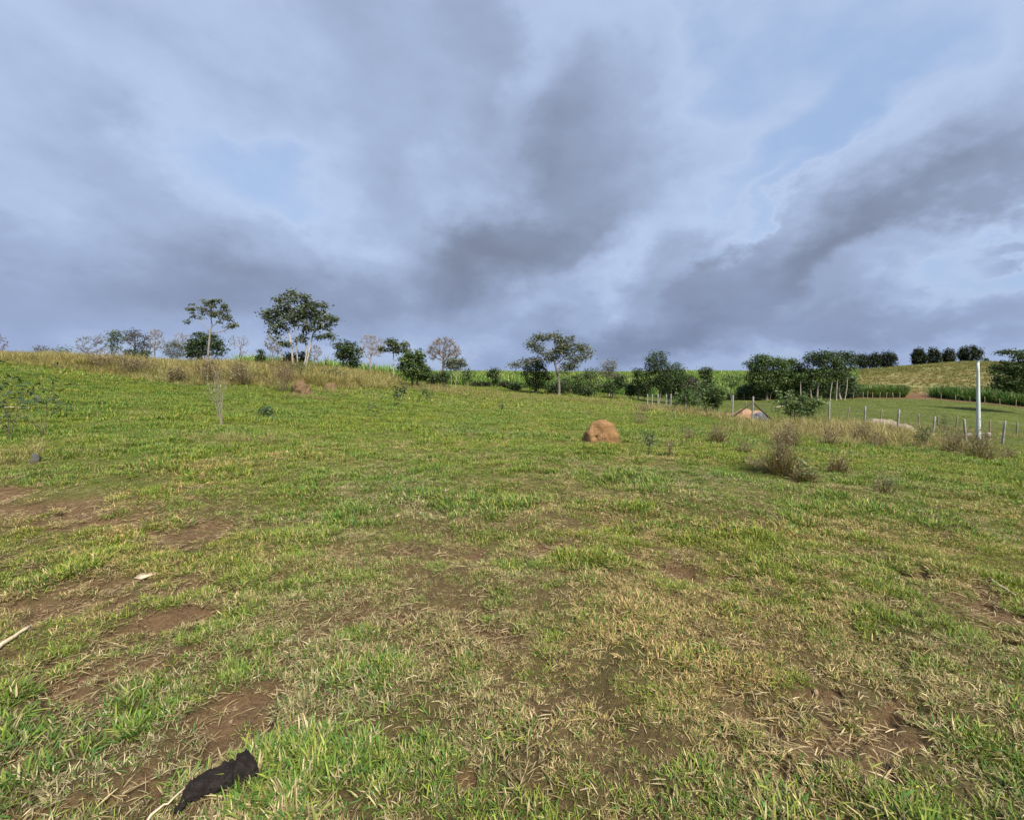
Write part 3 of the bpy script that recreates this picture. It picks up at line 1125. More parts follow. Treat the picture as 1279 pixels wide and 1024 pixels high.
def build_trees():
    T = tree
    # -- left skyline, far and hazy
    T('bare_tree', 'small leafless reddish tree cut by the photo\'s left edge on the skyline', 0, 62, [(0, 428, 9, 12)], style='bare', leaves=0, bark=(.14, .10, .10), r=.05, n_at=120, tip=0.02, twigs=300)
    T('shrub', 'low dark shrub poking over the grassy skyline, leftmost of the two', 52, 58, [(52, 437, 9, 5)], leaves=260, leaf=.2, n_at=60, colors=GREYG + [(.12, .09, .06)], r=.04, cat='shrub')
    T('shrub', 'low spreading shrub with flat leaf tips on the skyline, right of a similar one', 77, 58, [(77, 438, 12, 4)], leaves=240, leaf=.2, n_at=60, colors=MIDG, r=.04, cat='shrub')
    T('bare_tree', 'wide thin leafless grey tree at the left end of the far grove', 112, 74, [(112, 432, 17, 14), (126, 428, 8, 14)], leaves=120, leaf=.18, colors=GREYG, bark=(.15, .14, .14), r=.07, n_at=300, tip=0.022, twigs=900)
    T('slender_tree', 'thin half-leafy green tree in the far grove, beside a dark branchy tree', 144, 72, [(142, 428, 8, 17), (150, 422, 8, 8)], leaves=900, leaf=.28, spread=.3, colors=GREYG + MIDG, bark=(.16, .15, .14), r=.08, n_at=150, twigs=200)
    T('dark_branchy_tree', 'dark crooked tree with sparse foliage and tangled limbs in the far grove', 173, 70, [(172, 425, 14, 11), (166, 418, 9, 6), (182, 436, 8, 8)], leaves=900, leaf=.25, spread=.35, colors=[(.05, .05, .035), (.07, .065, .05)], bark=(.07, .06, .055), r=.13, n_at=220, twigs=500, tip=0.02)
    T('dark_shrub', 'low dark green shrub at the foot of the crooked far tree', 170, 66, [(163, 441, 8, 6), (178, 443, 8, 5)], leaves=1100, leaf=.24, colors=DARK, n_at=80, r=.05, cat='shrub')
    T('bare_tree', 'tall narrow leafless pale grey tree between the crooked tree and the round grey-green tree', 195, 72, [(195, 425, 11, 14), (196, 418, 9, 7)], leaves=0, bark=(.26, .25, .25), r=0.09, n_at=300, tip=0.02, twigs=900)
    T('round_tree', 'round grey-green fine-leaved tree beside the darkest left tree', 217, 70, [(217, 437, 12, 12)], leaves=2600, leaf=.16, spread=.3, colors=GREYG + [(.14, .14, .10)], n_at=160, r=.08, twigs=300)
    T('bare_tree', 'hazy leafless tree fading behind the round grey-green tree', 229, 84, [(228, 427, 13, 13)], leaves=0, bark=(.24, .23, .24), r=.08, n_at=220, tip=0.022, twigs=700)
    T('evergreen_tree', 'bushy dark green tree at the foot of the slender leaning tree', 254, 54, [(248, 424, 10, 10), (245, 437, 14, 12), (262, 432, 16, 14), (272, 438, 8, 9)], leaves=4600, leaf=.24, spread=.30, colors=DARK, n_at=260, r=.12)
    T('slender_leaning_tree', 'slender pale tree with leaning trunk and sparse high umbrella crown', 261, 48,
      [(256, 377, 9, 4), (270, 376, 7, 5), (247, 385, 11, 4), (282, 383, 5, 6), (288, 394, 5, 5), (249, 398, 7, 4), (286, 406, 11, 7), (270, 390, 14, 10), (233, 404, 4, 3), (234, 385, 4, 3), (293, 410, 4, 5), (277, 415, 7, 5)],
      stems=((0, 6),), leaves=1700, leaf=0.25, spread=0.17, flat=0.35, colors=UMB, bark=(.20, .185, .16), r=0.1, n_at=170, fork=0.3, tip=.015, mat='pale_leaf', kill=.35, clumps=75, twigs=200)
    T('bare_tree', 'thin leafless tree with few twigs between the leaning tree and the conical shrub', 301, 62, [(299, 427, 13, 9), (303, 441, 6, 4)], leaves=60, leaf=.22, colors=GREYG, bark=(.22, .21, .21), r=.06, n_at=110, tip=0.016, twigs=300)
    T('conical_shrub', 'small dark green cone-shaped shrub standing alone on the left rise', 326, 52, [(326, 449, 5.5, 6), (326, 441, 3, 5)], leaves=1500, leaf=.16, spread=.16, colors=DARK, n_at=90, r=.05, cat='shrub')
    T('bare_tree', 'grey leafless tree tucked beside the trunks of the big multi-stemmed tree', 344, 60, [(338, 428, 9, 11), (347, 434, 7, 10)], stems=((-4, -2), (3, 2)), leaves=120, leaf=.2, colors=GREYG, bark=(.20, .19, .18), r=.08, n_at=200, tip=0.018, twigs=800)
    T('multi_stemmed_tree', 'tallest tree, several pale trunks and broad layered dark green crown', 374, 46,
      [(365, 368, 10, 5), (353, 374, 11, 5), (375, 374, 12, 7), (397, 381, 11, 6), (390, 388, 16, 8), (340, 391, 14, 6), (355, 386, 16, 8), (372, 392, 15, 9), (416, 398, 11, 6), (405, 405, 12, 8),
       (347, 414, 11, 9), (352, 424, 8, 9), (413, 418, 7, 6), (330, 391, 6, 4), (386, 405, 16, 10), (376, 421, 6, 5), (420, 427, 5, 4), (340, 402, 6, 4), (360, 400, 14, 9)],
      stems=((-8, 0), (-3, 1), (3, 3), (7, 10)), leaves=6600, leaf=0.27, spread=0.25, flat=0.5, colors=UMB[:3], bark=(.32, .30, .26), r=0.16, n_at=420, fork=0.3, tip=.016, mat='pale_leaf', clumps=190, twigs=300)
    T('dark_shrub', 'dark green shrub directly behind the pale trunks of the tallest tree', 366, 50, [(362, 450, 9, 9), (378, 447, 6, 10)], leaves=2200, leaf=.2, colors=DARK, n_at=100, r=.06, cat='shrub')
    T('bare_tree', 'low leafless tree with pinkish twigs right of the tallest tree\'s trunks', 395, 54, [(394, 440, 9, 10)], leaves=0, bark=(.19, .16, .15), r=.05, n_at=130, tip=0.016, twigs=500)
    T('thin_tree', 'thin-trunked dark green tree between the tallest tree and a leafless pinkish tree', 434, 50, [(437, 436, 13, 9), (428, 441, 9, 9), (440, 450, 11, 9), (424, 431, 7, 4)], stems=((-9, 4), (4, 1)), leaves=3600, leaf=.22, spread=.24, colors=DARK, bark=(.16, .15, .13), n_at=210, r=.11)
    T('bare_tree', 'leafless pinkish-grey tree with a spreading fan of twigs, right of the thin-trunked tree', 465, 52, [(458, 428, 11, 9), (471, 430, 12, 9), (464, 440, 17, 8), (462, 421, 9, 4)], leaves=0, bark=(.25, .215, .205), r=0.11, n_at=360, tip=0.014, up=0.25, twigs=1100, fork=0.15)
    T('slender_tree', 'slender white-trunked tree with small umbrella crown, left of the bushy middle tree', 492, 50, [(487, 429, 8, 5), (500, 431, 9, 5), (508, 437, 5, 4), (480, 436, 5, 4), (493, 437, 10, 5)], leaves=1500, leaf=0.27, spread=.2, flat=.5, colors=UMB, bark=(.28, .26, .23), r=0.075, n_at=110, fork=.2, mat='pale_leaf', clumps=45)
    T('bushy_tree', 'bushy mid-green tree left of the leafless tan tree', 517, 44, [(510, 450, 12, 10), (522, 447, 9, 11), (522, 463, 16, 12), (508, 462, 9, 9), (531, 466, 8, 9)], stems=((-2, 0), (3, 1)), leaves=5200, leaf=.22, spread=.24, colors=MIDG, bark=(.2, .18, .15), n_at=260, r=.12, fork=.0)
    T('bare_tree', 'leafless tan tree with dense rounded crown of fine twigs', 554, 52, [(554, 437, 20, 15), (544, 442, 12, 9), (564, 440, 13, 14), (556, 427, 14, 6)], leaves=1500, leaf=0.1, spread=.26, colors=TAN, bark=(.16, .13, .105), r=0.15, n_at=420, tip=0.014, part='trunk', up=0.18, twigs=2000, fork=0.25)
    T('dark_shrub', 'dark shrub clothing the foot of the leafless tan tree', 554, 50, [(554, 471, 8, 7)], leaves=900, leaf=.2, colors=DARK, n_at=70, r=.05, cat='shrub')
    T('slender_tree', 'two thin white stems under a small pale crown, right of the leafless tan tree', 567, 47, [(567, 455, 11, 8), (577, 452, 6, 5), (560, 452, 5, 5)], stems=((-3, 0), (2, 2)), leaves=1300, leaf=.2, spread=.22, colors=GREYG + UMB, bark=(.25, .23, .21), r=0.05, n_at=110, mat='pale_leaf', twigs=250)
    T('shrub', 'small green shrub at the right foot of the two white stems', 584, 50, [(584, 468, 6, 7)], leaves=700, leaf=.17, colors=MIDG, n_at=60, r=.04, cat='shrub')
    T('small_dark_tree', 'small dark tree standing alone before the bright cane, middle of the gap', 616, 58, [(613, 467, 6, 6), (619, 463, 5, 4), (618, 474, 6, 7)], leaves=1300, leaf=.2, spread=.2, colors=DARK, n_at=90, r=.06)
    # -- middle group
    T('flat_crowned_tree', 'large pale-leaved tree with open flat-topped crown, left of the middle grove', 696, 49,
      [(677, 421, 11, 5), (662, 430, 8, 6), (692, 421, 9, 5), (710, 424, 8, 5), (704, 434, 14, 6), (726, 434, 9, 5), (733, 440, 9, 5), (720, 447, 14, 6), (670, 437, 8, 4), (645, 456, 9, 5), (656, 452, 9, 5), (688, 446, 10, 7), (712, 455, 12, 6), (697, 440, 12, 8), (674, 424, 6, 4)],
      stems=((2, -7),), leaves=6500, leaf=0.22, spread=0.3, flat=0.6, colors=[(.085, .10, .055), (.06, .08, .036), (.13, .14, .09), (.05, .068, .03)], bark=(.15, .13, .11), r=0.135, n_at=330, fork=0.45, tip=.016, mat='pale_leaf', clumps=240, twigs=400)
    T('evergreen_tree', 'dark green rounded tree at the left foot of the flat-crowned tree', 670, 51, [(668, 456, 13, 10), (662, 469, 11, 9), (677, 472, 13, 11), (668, 480, 12, 8)], leaves=4600, leaf=.2, spread=.26, colors=DARK, n_at=220, r=.10)
    T('green_shrub', 'green shrub right behind the flat-crowned tree\'s trunk', 712, 56, [(706, 479, 11, 9), (723, 476, 9, 9)], leaves=2200, leaf=.2, spread=.28, colors=MIDG, n_at=160, r=.06, cat='shrub')
    T('green_shrub', 'loose green shrub with thin stems, midway between the flat-crowned tree and the grey tree', 740, 57, [(738, 468, 11, 9), (742, 480, 10, 9)], stems=((-3, 0), (3, 1)), leaves=1700, leaf=.2, colors=MIDG + GREYG, n_at=130, r=.06, cat='shrub')
    T('grey_tree', 'fine-leaved greyish tree rising behind the middle shrubs', 761, 62, [(761, 457, 10, 8), (757, 466, 11, 7), (766, 469, 10, 6)], leaves=2600, leaf=.15, spread=.3, colors=GREYG + TAN[:1], bark=(.2, .18, .16), n_at=220, r=.10, twigs=500)
    T('dark_shrub', 'broad dark shrub below the greyish tree', 766, 56, [(763, 483, 9, 8), (775, 477, 8, 10)], leaves=2600, leaf=.2, colors=DARK, n_at=160, r=.06, cat='shrub')
    T('slender_tree', 'narrow light green tree left of the tall dark middle tree', 797, 60, [(797, 466, 7, 8), (796, 478, 7, 9)], leaves=1400, leaf=.2, colors=MIDG, n_at=120, r=.07)
    T('tall_dark_tree', 'tall dark tree with pale top, highest of the middle grove', 823, 58, [(822, 442, 9, 5), (815, 452, 9, 8), (826, 458, 12, 10), (818, 472, 13, 14), (830, 475, 12, 14), (812, 462, 6, 8)], leaves=6200, leaf=.22, spread=.3, colors=DARK, n_at=320, r=.13)
    T('evergreen_tree', 'dark green tree sloping down right of the tallest middle tree', 848, 59, [(844, 458, 8, 6), (850, 468, 10, 8), (842, 472, 9, 10), (860, 476, 9, 8), (850, 486, 13, 9)], leaves=4800, leaf=.22, spread=.3, colors=DARK + MIDG[:1], n_at=250, r=.10)
    T('brown_shrub', 'brownish-grey shrub leaning against the sloping dark tree', 866, 58, [(866, 478, 9, 7), (858, 484, 9, 6)], leaves=1500, leaf=.18, colors=[(.08, .075, .05), (.06, .06, .04)], n_at=110, r=.05, cat='shrub')
    T('evergreen_tree', 'narrow dark tree standing before the bright cane gap', 882, 60, [(881, 464, 8, 6), (884, 476, 9, 9), (880, 488, 9, 9)], leaves=2900, leaf=.22, spread=.26, colors=DARK, n_at=160, r=.08)
    T('open_tree', 'thin-trunked light tree in the bright cane gap', 914, 84, [(910, 473, 8, 5), (920, 474, 7, 6), (915, 480, 9, 4)], leaves=900, leaf=.26, spread=.3, colors=MIDG, bark=(.16, .14, .12), n_at=110, r=.08)
    U = [(641, 55, [(643, 484, 6, 6)], DARK, 'low dark shrub at the left end of the middle grove, beside the rounded dark tree'),
         (700, 54, [(690, 485, 9, 8), (704, 483, 9, 7)], DARK, 'dark shrub around the foot of the flat-crowned tree'),
         (718, 60, [(722, 487, 8, 6)], MIDG, 'mid-green low shrub right of the flat-crowned tree\'s foot'),
         (733, 55, [(731, 489, 9, 5)], DARK, 'lowest dark shrub in the grass edge right of the flat-crowned tree'),
         (787, 61, [(788, 487, 7, 7)], DARK, 'dark shrub filling the space left of the narrow light green tree'),
         (805, 63, [(806, 486, 8, 9)], DARK, 'dark shrub at the left foot of the tall dark middle tree'),
         (836, 62, [(836, 488, 12, 8)], DARK, 'deep shady shrub under the tall dark middle tree'),
         (868, 66, [(868, 489, 12, 7)], DARK, 'dark low shrub below the brownish-grey shrub'),
         (895, 72, [(895, 491, 10, 6)], DARK, 'low dark shrub right of the narrow dark tree, at the cane\'s foot'),
         (600, 60, [(596, 480, 7, 3), (606, 481, 6, 3)], OLIVED, 'low olive hedge shrub left of the small lone dark tree'),
         (632, 61, [(630, 481, 7, 3.5)], OLIVED, 'low olive hedge shrub right of the small lone dark tree'),
         (545, 52, [(541, 473, 8, 6)], DARK, 'dark shrub wedged between the bushy tree and the leafless tan tree')]
    for (px, Y, bl, cc, lb) in U:
        T('low_shrub', lb, px, Y, bl, leaves=1700, leaf=.2, spread=.26, colors=cc, n_at=110, r=.05, cat='shrub')
    # -- right group at the paddock's far edge
    RG = dict(group=None, n_at=340, spread=.42, leaf=.34)
    T('broad_tree', 'broad domed dark green tree at the left of the paddock\'s far trees', 958, 86, [(955, 449, 17, 7), (944, 456, 15, 8), (962, 458, 20, 12), (938, 468, 9, 8), (955, 474, 22, 13), (972, 462, 13, 12)], leaves=8500, colors=MIDG + DARK[:2], bark=(.09, .08, .065), r=.26, **RG)
    T('broad_tree', 'lighter domed tree second from left among the paddock\'s far trees', 984, 89, [(983, 453, 13, 7), (990, 462, 14, 12), (978, 474, 17, 13), (1000, 470, 9, 14)], leaves=6500, colors=MIDG, bark=(.14, .12, .10), r=.22, **RG)
    T('flat_topped_tree', 'dark flat-topped tree with layered crown, in front of the hill', 1020, 86, [(1024, 442, 16, 4), (1014, 448, 11, 5), (1032, 451, 20, 8), (1022, 463, 16, 11), (1012, 474, 10, 12), (1040, 465, 14, 10)], stems=((0, 4), (-5, -2)), leaves=7000, colors=DARK, bark=(.2, .18, .15), r=.22, **RG)
    T('flat_topped_tree', 'dark flat-topped tree at the right end of the paddock\'s far trees', 1050, 90, [(1050, 443, 15, 4), (1062, 450, 9, 7), (1054, 458, 14, 10), (1060, 478, 11, 9), (1048, 470, 12, 10)], leaves=6000, colors=DARK, bark=(.22, .2, .17), r=.2, **RG)
    T('understorey_shrub', 'shady green shrub under the broad domed paddock tree', 946, 88, [(946, 487, 20, 9)], leaves=2600, leaf=.34, spread=.4, colors=DARK, n_at=120, r=.06, cat='shrub')
    T('understorey_shrub', 'shady green shrub under the lighter domed paddock tree', 984, 91, [(982, 487, 20, 10)], leaves=2600, leaf=.34, spread=.4, colors=DARK, n_at=120, r=.06, cat='shrub')
    T('understorey_shrub', 'green shrub between the pale trunks of the flat-topped paddock trees', 1034, 93, [(1030, 482, 14, 8), (1046, 484, 10, 8)], leaves=1700, leaf=.3, spread=.4, colors=MIDG, n_at=110, r=.06, cat='shrub')
    for (px, Y, bl, lb) in ((932, 92, [(932, 489, 12, 8)], 'dark low shrub at the left foot of the broad domed paddock tree'), (964, 95, [(964, 489, 14, 9)], 'dark low shrub between the two domed paddock trees'),
                            (1008, 96, [(1008, 488, 13, 10)], 'dark low shrub behind the leftmost pale sapling of the paddock trees'), (1062, 94, [(1063, 489, 10, 9)], 'dark low shrub at the right foot of the flat-topped paddock trees'),
                            (1028, 98, [(1028, 490, 12, 7)], 'deep shady shrub right under the layered flat-topped tree')):
        T('low_shrub', lb, px, Y, bl, leaves=2200, leaf=.34, spread=.42, colors=DARK, n_at=110, r=.06, cat='shrub')
    for (px, top, lb) in ((1001, 470, 'thin pale trunk of a sapling under the flat-topped trees, leftmost of four'), (1037, 474, 'thin pale sapling under the flat-topped trees, second of four'),
                          (1045, 468, 'thin pale sapling under the flat-topped trees, third of four'), (1055, 470, 'thin pale sapling at the right end under the flat-topped trees')):
        T('sapling', lb, px, 85, [(px, top, 5, 5)], leaves=240, leaf=.3, colors=MIDG, n_at=40, bark=(.3, .28, .24), r=.09, fork=.5, cat='sapling')
    T('edge_tree', 'large dark layered tree cut by the photo\'s right edge', 1296, 66, [(1262, 441, 16, 4), (1280, 446, 20, 6), (1252, 455, 12, 5), (1268, 460, 22, 8), (1240, 466, 8, 4), (1262, 473, 22, 10), (1262, 482, 20, 9), (1284, 482, 22, 10), (1290, 468, 24, 16), (1285, 440, 12, 4)], leaves=11000, leaf=.3, spread=0.36, flat=.4, colors=DARK + MIDG[:1], bark=(.06, .052, .045), r=0.2, n_at=460, fork=.3)
    # -- ridge
    def bam(px, label, blobs, n, Y=262):
        T('bamboo_clump', label, px, Y, blobs, stems=[((q - 2) * blobs[0][2] * .3, (q - 2) * blobs[0][2] * .18) for q in range(5)], leaves=n, leaf=.8, spread=.45, flat=2.0,
          colors=BAMB, bark=(.08, .09, .04), n_at=190, r=.12, tip=.04, cat='bamboo', group='bamboo clumps on the hill ridge', part='culm', up=.25)
    bam(1076, 'dark bamboo clump on the ridge right beside the flat-topped trees', [(1077, 451.5, 8, 8)], 2800)
    bam(1092, 'middle clump of the joined bamboo hedge left on the ridge', [(1092, 451, 8, 8.5)], 3000)
    bam(1109, 'right end clump of the joined bamboo hedge left on the ridge', [(1109, 450, 10, 10)], 3600)
    bam(1148, 'first of three touching bamboo clumps along the ridge', [(1148, 447.5, 9, 10), (1147, 440, 6, 4)], 4200)
    bam(1166, 'middle of three touching bamboo clumps along the ridge', [(1166, 447, 8, 10), (1166, 440, 5, 4)], 3800)
    bam(1184, 'last and smallest of three touching bamboo clumps along the ridge', [(1185, 446.5, 7, 9.5), (1185, 440, 4, 4)], 3200)
    bam(1211, 'round bamboo clump standing apart on the ridge above the concrete pole', [(1211, 443, 14, 10)], 5000)
    T('far_tree', 'tiny lone tree on the ridge right of the round bamboo clump', 1232, 275, [(1232, 449, 3, 2)], leaves=160, leaf=.7, colors=DARK, n_at=30, r=.15, tip=.05)


build_trees()


# ------------------------------------------------------------------ small woody plants and weeds of the meadow
def weed(name, label, px, Y, w, h, n_stem=9, leaves=160, leaf=.07, stemc=(.16, .12, .08), colors=MIDG, droop=0.0, cat='weed', group=None, seed=0, lean=.45, elong=.35, branch=3, rs=.006, up=.2, spread=None, blades=0, dry=.75):
    """several stems from one foot, side twigs, leaves along them; w, h in metres"""
    rng = np.random.default_rng(int(px * 31 + Y * 17) + seed)
    x0 = (px - 639.5) / FPX * Y
    z0 = gz(x0, Y) - .02
    segs0, segs1, q0, q1, spots = [], [], [], [], []
    def shoot(p, d, L, r, depth):
        n = 6
        for i in range(n):
            d2 = d + rng.normal(0, .16, 3); d2[2] += (up - droop * (i / n) * 1.6) * .35
            d2 /= np.linalg.norm(d2)
            q = p + d2 * L / n
            q[2] = max(q[2], .02)
            segs0.append(p); segs1.append(q); q0.append(r * (1 - i / n * .75)); q1.append(r * (1 - (i + 1) / n * .75))
            if i >= (1 if depth else 2):
                spots.append(q)
            if depth < 1 and i in (2, 3, 4) and rng.random() < branch / 3:
                dd = d2 + rng.normal(0, .6, 3)
                shoot(q, dd / np.linalg.norm(dd), L * rng.uniform(.3, .55), r * .55, depth + 1)
            p, d = q, d2
    for k in range(n_stem):
        a = rng.uniform(0, 6.283)
        ln = lean * rng.uniform(.1, 1.2)
        foot = np.array((math.cos(a), math.sin(a), 0)) * (w * .12 if n_stem > 7 else .02) * rng.random()
        d = np.array((math.cos(a) * math.sin(ln), math.sin(a) * math.sin(ln), math.cos(ln)))
        shoot(foot, d, h * rng.uniform(.7, 1.1), rs * rng.uniform(.7, 1.2), 0)
    root = link(name, None, loc=(x0, Y, z0))
    tag(root, label, cat, group)
    V, F = tubes(np.array(segs0), np.array(segs1), np.array(q0), np.array(q1), 4)
    V[:, :2] *= np.clip(w / max(2 * np.abs(V[:, 0]).max(), 1e-3), .5, 1.6)
    me = make_mesh('stems', V, F, np.repeat(np.array(stemc) * rng.uniform(.75, 1.25, (len(segs0), 1)), 8, 0), True, M['twig'])
    link('stem', me, root)
    if leaves:
        C = np.array(spots); C[:, :2] *= np.clip(w / max(2 * np.abs(C[:, 0]).max(), 1e-3), .5, 1.6)
        V, F, c = leaves_at(rng, C, leaves, spread or leaf * .5, 1, leaf, colors, upness=.35, elong=elong)
        me = make_mesh('leaves', V, F, c, False, M['leaf'])
        link('foliage', me, root)
    if blades:
        me = tuft(rng, blades, w * .30, h * .72, .010 + .0004 * Y, 4, dry, lean=(.02, .95), greens=DG * .55, straws=DS * .6, curl=1.2, mat='leaf')
        link('grass_blades', me, root)
    return root


BROWN = [(.17, .125, .065), (.125, .092, .05), (.21, .165, .085)]
OLIVE = [(.09, .095, .04), (.13, .12, .055), (.16, .13, .075)]
DKGREEN = [(.022, .050, .026), (.030, .062, .030), (.018, .040, .022)]


def build_weeds():
    w = weed
    # left foreground saplings
    w('sapling', 'dark-leaved sapling with a forked bare stem at the photo\'s left edge', 8, 8.4, .7, 1.25, 5, 120, .12, (.09, .075, .06), DKGREEN, droop=.5, cat='sapling', lean=.3, elong=.3, rs=.012, branch=3, spread=.09)
    w('sapling', 'thin sapling with hanging dark leaves in front of the left rise', 52, 9.2, 1.5, 1.5, 6, 110, .16, (.12, .10, .07), DKGREEN, droop=1.1, cat='sapling', lean=.75, elong=.17, rs=.009, branch=2)
    w('bare_sapling', 'dry grey leafless sapling with a brush of fine twigs', 275, 11.3, .6, 1.45, 16, 130, .05, (.22, .195, .15), [(.30, .26, .17), (.2, .19, .1)], cat='sapling', lean=.16, rs=.010, branch=3)
    w('green_weed', 'small dark green weed with drooping leaves right of the dry grey sapling', 333, 14.2, .42, .45, 5, 130, .12, (.06, .07, .04), DKGREEN, droop=.9, lean=.6, elong=.3)
    w('green_weed', 'dark green weed clump close left of the bushy middle tree', 500, 24, .8, 1.15, 5, 260, .15, (.07, .07, .05), DKGREEN, lean=.3)
    w('thin_weed', 'thin weed with a bluish green top standing in open grass', 464, 17.5, .5, .68, 4, 70, .09, (.10, .09, .06), DKGREEN + OLIVE, lean=.45)
    w('green_weed', 'leafy dark weed at the right foot of the bushy middle tree', 534, 30, .9, 1.0, 5, 220, .15, (.1, .09, .06), MIDG, lean=.4)
    w('dark_weed', 'tiny dark tuft of weed alone before the bright cane', 626, 27, .35, .42, 7, 120, .08, (.05, .05, .03), DKGREEN)
    # right of the mound
    w('blue_green_weed', 'blue-green forked weed just right of the termite mound', 812, 9.6, .50, .52, 5, 90, .075, (.05, .07, .05), [(.030, .060, .045), (.024, .048, .036)], lean=.7, elong=.35)
    w('dry_weed', 'dry brown weed tuft right of the blue-green weed', 838, 9.3, .30, .42, 12, 60, .05, (.22, .16, .10), BROWN + OLIVE, lean=.35, blades=50)
    w('dry_weed', 'small dry bush in the grass behind and right of the mound', 800, 20, .8, .6, 14, 120, .07, (.2, .15, .09), BROWN + OLIVE, lean=.7, blades=60)
    w('dry_weed', 'brown bushy tuft on the open slope below the braced fence post', 897, 12.6, .55, .55, 26, 160, .06, (.20, .14, .09), BROWN + OLIVE, lean=.6, blades=260)
    w('green_weed', 'thin upright green weed near the far end of the wire fence', 842, 24, .5, 1.2, 4, 150, .10, (.08, .09, .05), MIDG, lean=.2, blades=20)
    w('green_shrub', 'bushy green shrub on the wire fence left of the braced post', 888, 32, 2.3, 1.8, 22, 2600, .19, (.08, .08, .05), MIDG, cat='shrub', lean=.6)
    w('green_shrub', 'light green shrub amid the far posts of the wire fence', 858, 38, 1.9, 1.8, 16, 1600, .2, (.1, .1, .06), [(.07, .12, .03), (.055, .095, .025)], cat='shrub', lean=.5)
    w('green_shrub', 'dark green shrub hiding a fence post right of the braced post', 1000, 27.6, 2.5, 1.75, 24, 2800, .18, (.08, .08, .05), MIDG, cat='shrub', lean=.65)
    w('dry_bush', 'large dry brown bush in the right meadow, nearest of the dry bushes', 980, 7.9, .72, .80, 60, 420, .05, (.18, .13, .085), BROWN + OLIVE, cat='bush', lean=.5, rs=.004, blades=420)
    w('dry_bush', 'small dark-hearted dry tuft right of the large dry bush', 1052, 8.6, .45, .35, 36, 160, .045, (.15, .10, .07), BROWN, cat='bush', lean=.8, rs=.004, blades=260)
    w('green_tuft', 'low green and brown tuft in front and right of the large dry bush', 1010, 7.4, .5, .33, 26, 160, .05, (.12, .11, .06), OLIVE + MIDG, lean=.8, rs=.004, blades=260)
    w('dry_bush', 'dry bush at the far side of the large dry bush, below the hidden fence post', 985, 13.5, .9, .75, 36, 220, .06, (.22, .17, .10), BROWN + OLIVE, cat='bush', lean=.6, rs=.005, blades=300)
    w('green_tuft', 'small olive weed tuft in open grass toward the right', 1110, 6.9, .4, .32, 22, 110, .045, (.13, .12, .06), OLIVE + MIDG, lean=.6, rs=.004, blades=70)
    w('dry_bush', 'dry brown bush left of the concrete pole\'s foot', 1196, 15.5, .85, .95, 40, 330, .06, (.16, .11, .075), BROWN + OLIVE, cat='bush', lean=.55, rs=.005, blades=300)
    w('dry_bush', 'dark brown bush in front of the concrete pole', 1230, 13.6, .85, .95, 46, 420, .06, (.14, .10, .07), BROWN + [(.07, .075, .035)], cat='bush', lean=.55, rs=.005, blades=260)
    w('green_bush', 'green leafy bush among the dry ones, left of the concrete pole', 1156, 16.5, .8, .8, 18, 380, .08, (.10, .10, .05), MIDG + OLIVE, cat='bush', lean=.6, blades=60)
    w('dry_bush', 'brown twiggy bush within the tall grass by the sand heap', 1078, 17.5, 1.0, .8, 34, 240, .06, (.17, .12, .08), BROWN + OLIVE, cat='bush', lean=.6, rs=.005, blades=300)
    w('green_weed', 'leafy weed on the paddock side, behind the leaning fence post', 1185, 36, 1.6, 1.1, 12, 420, .12, (.1, .09, .05), MIDG + BROWN, lean=.6)
    w('dry_weed', 'thin brown weed on the slope between the mound and the large dry bush', 930, 10.5, .4, .38, 12, 70, .05, (.2, .15, .1), BROWN + OLIVE, lean=.6, blades=70)
    w('dry_weed', 'pale dry grass tuft left of the large dry bush', 945, 8.6, .35, .30, 10, 40, .04, (.25, .2, .12), OLIVE, lean=.6, blades=90)
    w('dry_weed', 'brown weed in tall grass under the second post right of the braced corner', 1040, 14.5, .7, .65, 20, 140, .06, (.2, .14, .09), BROWN + OLIVE, lean=.6, blades=140)
    w('dry_weed', 'straggly brown weed in front of the pale sand heap', 1100, 15.5, .7, .6, 20, 140, .06, (.2, .14, .09), BROWN + OLIVE, lean=.7, blades=140)
    w('dry_weed', 'low brown weed at the right edge, below the last fence posts', 1262, 15, .6, .5, 16, 110, .06, (.18, .13, .09), BROWN + OLIVE, lean=.7, blades=90)
    w('dry_weed', 'small brown weed on the open slope right of the mound\'s blue-green weed', 862, 13, .4, .4, 14, 80, .05, (.2, .15, .1), BROWN + OLIVE, lean=.6, blades=60)
    w('dry_weed', 'small brown weed at the far end of the wire fence', 805, 33, 1.1, .7, 18, 140, .09, (.2, .15, .1), BROWN + OLIVE, lean=.6, blades=90)
    # dead shrubs in the tall grass of the rise
    for (px, Y, ww, hh, lb, cc) in ((135, 33, 3.4, 1.5, 'brown dead shrub in the tall grass, leftmost on the rise', BROWN), (172, 31.5, 3.0, 1.3, 'reddish-brown dead shrub in the tall grass below the far grove', BROWN + OLIVE),
                                (222, 28, 1.5, .95, 'dark low dead shrub at the edge of the tall grass', BROWN + OLIVE), (262, 28.6, 2.2, 1.6, 'brown dead shrub behind the dry grey sapling', BROWN + OLIVE),
                                (302, 28.6, 2.0, 1.5, 'dark brown dead shrub right of the dry grey sapling', BROWN + OLIVE)):
        w('dead_shrub', lb, px, Y, ww, hh, 46, 620, .13, (.13, .095, .065), cc, cat='shrub', lean=.75, rs=.011, blades=170, dry=.6)
    w('dead_shrub', 'wide reddish-brown leafless shrub beside the brown mound under the tallest tree', 352, 26, 2.6, 1.9, 44, 700, .10, (.12, .078, .06), [(.14, .09, .07), (.10, .075, .055)], cat='shrub', lean=.75, rs=.009)
    w('green_shrub', 'green shrub in the tall grass below the tallest tree\'s trunks', 378, 34, 2.2, 1.5, 14, 800, .13, (.1, .09, .05), MIDG + OLIVE, cat='shrub', lean=.6)
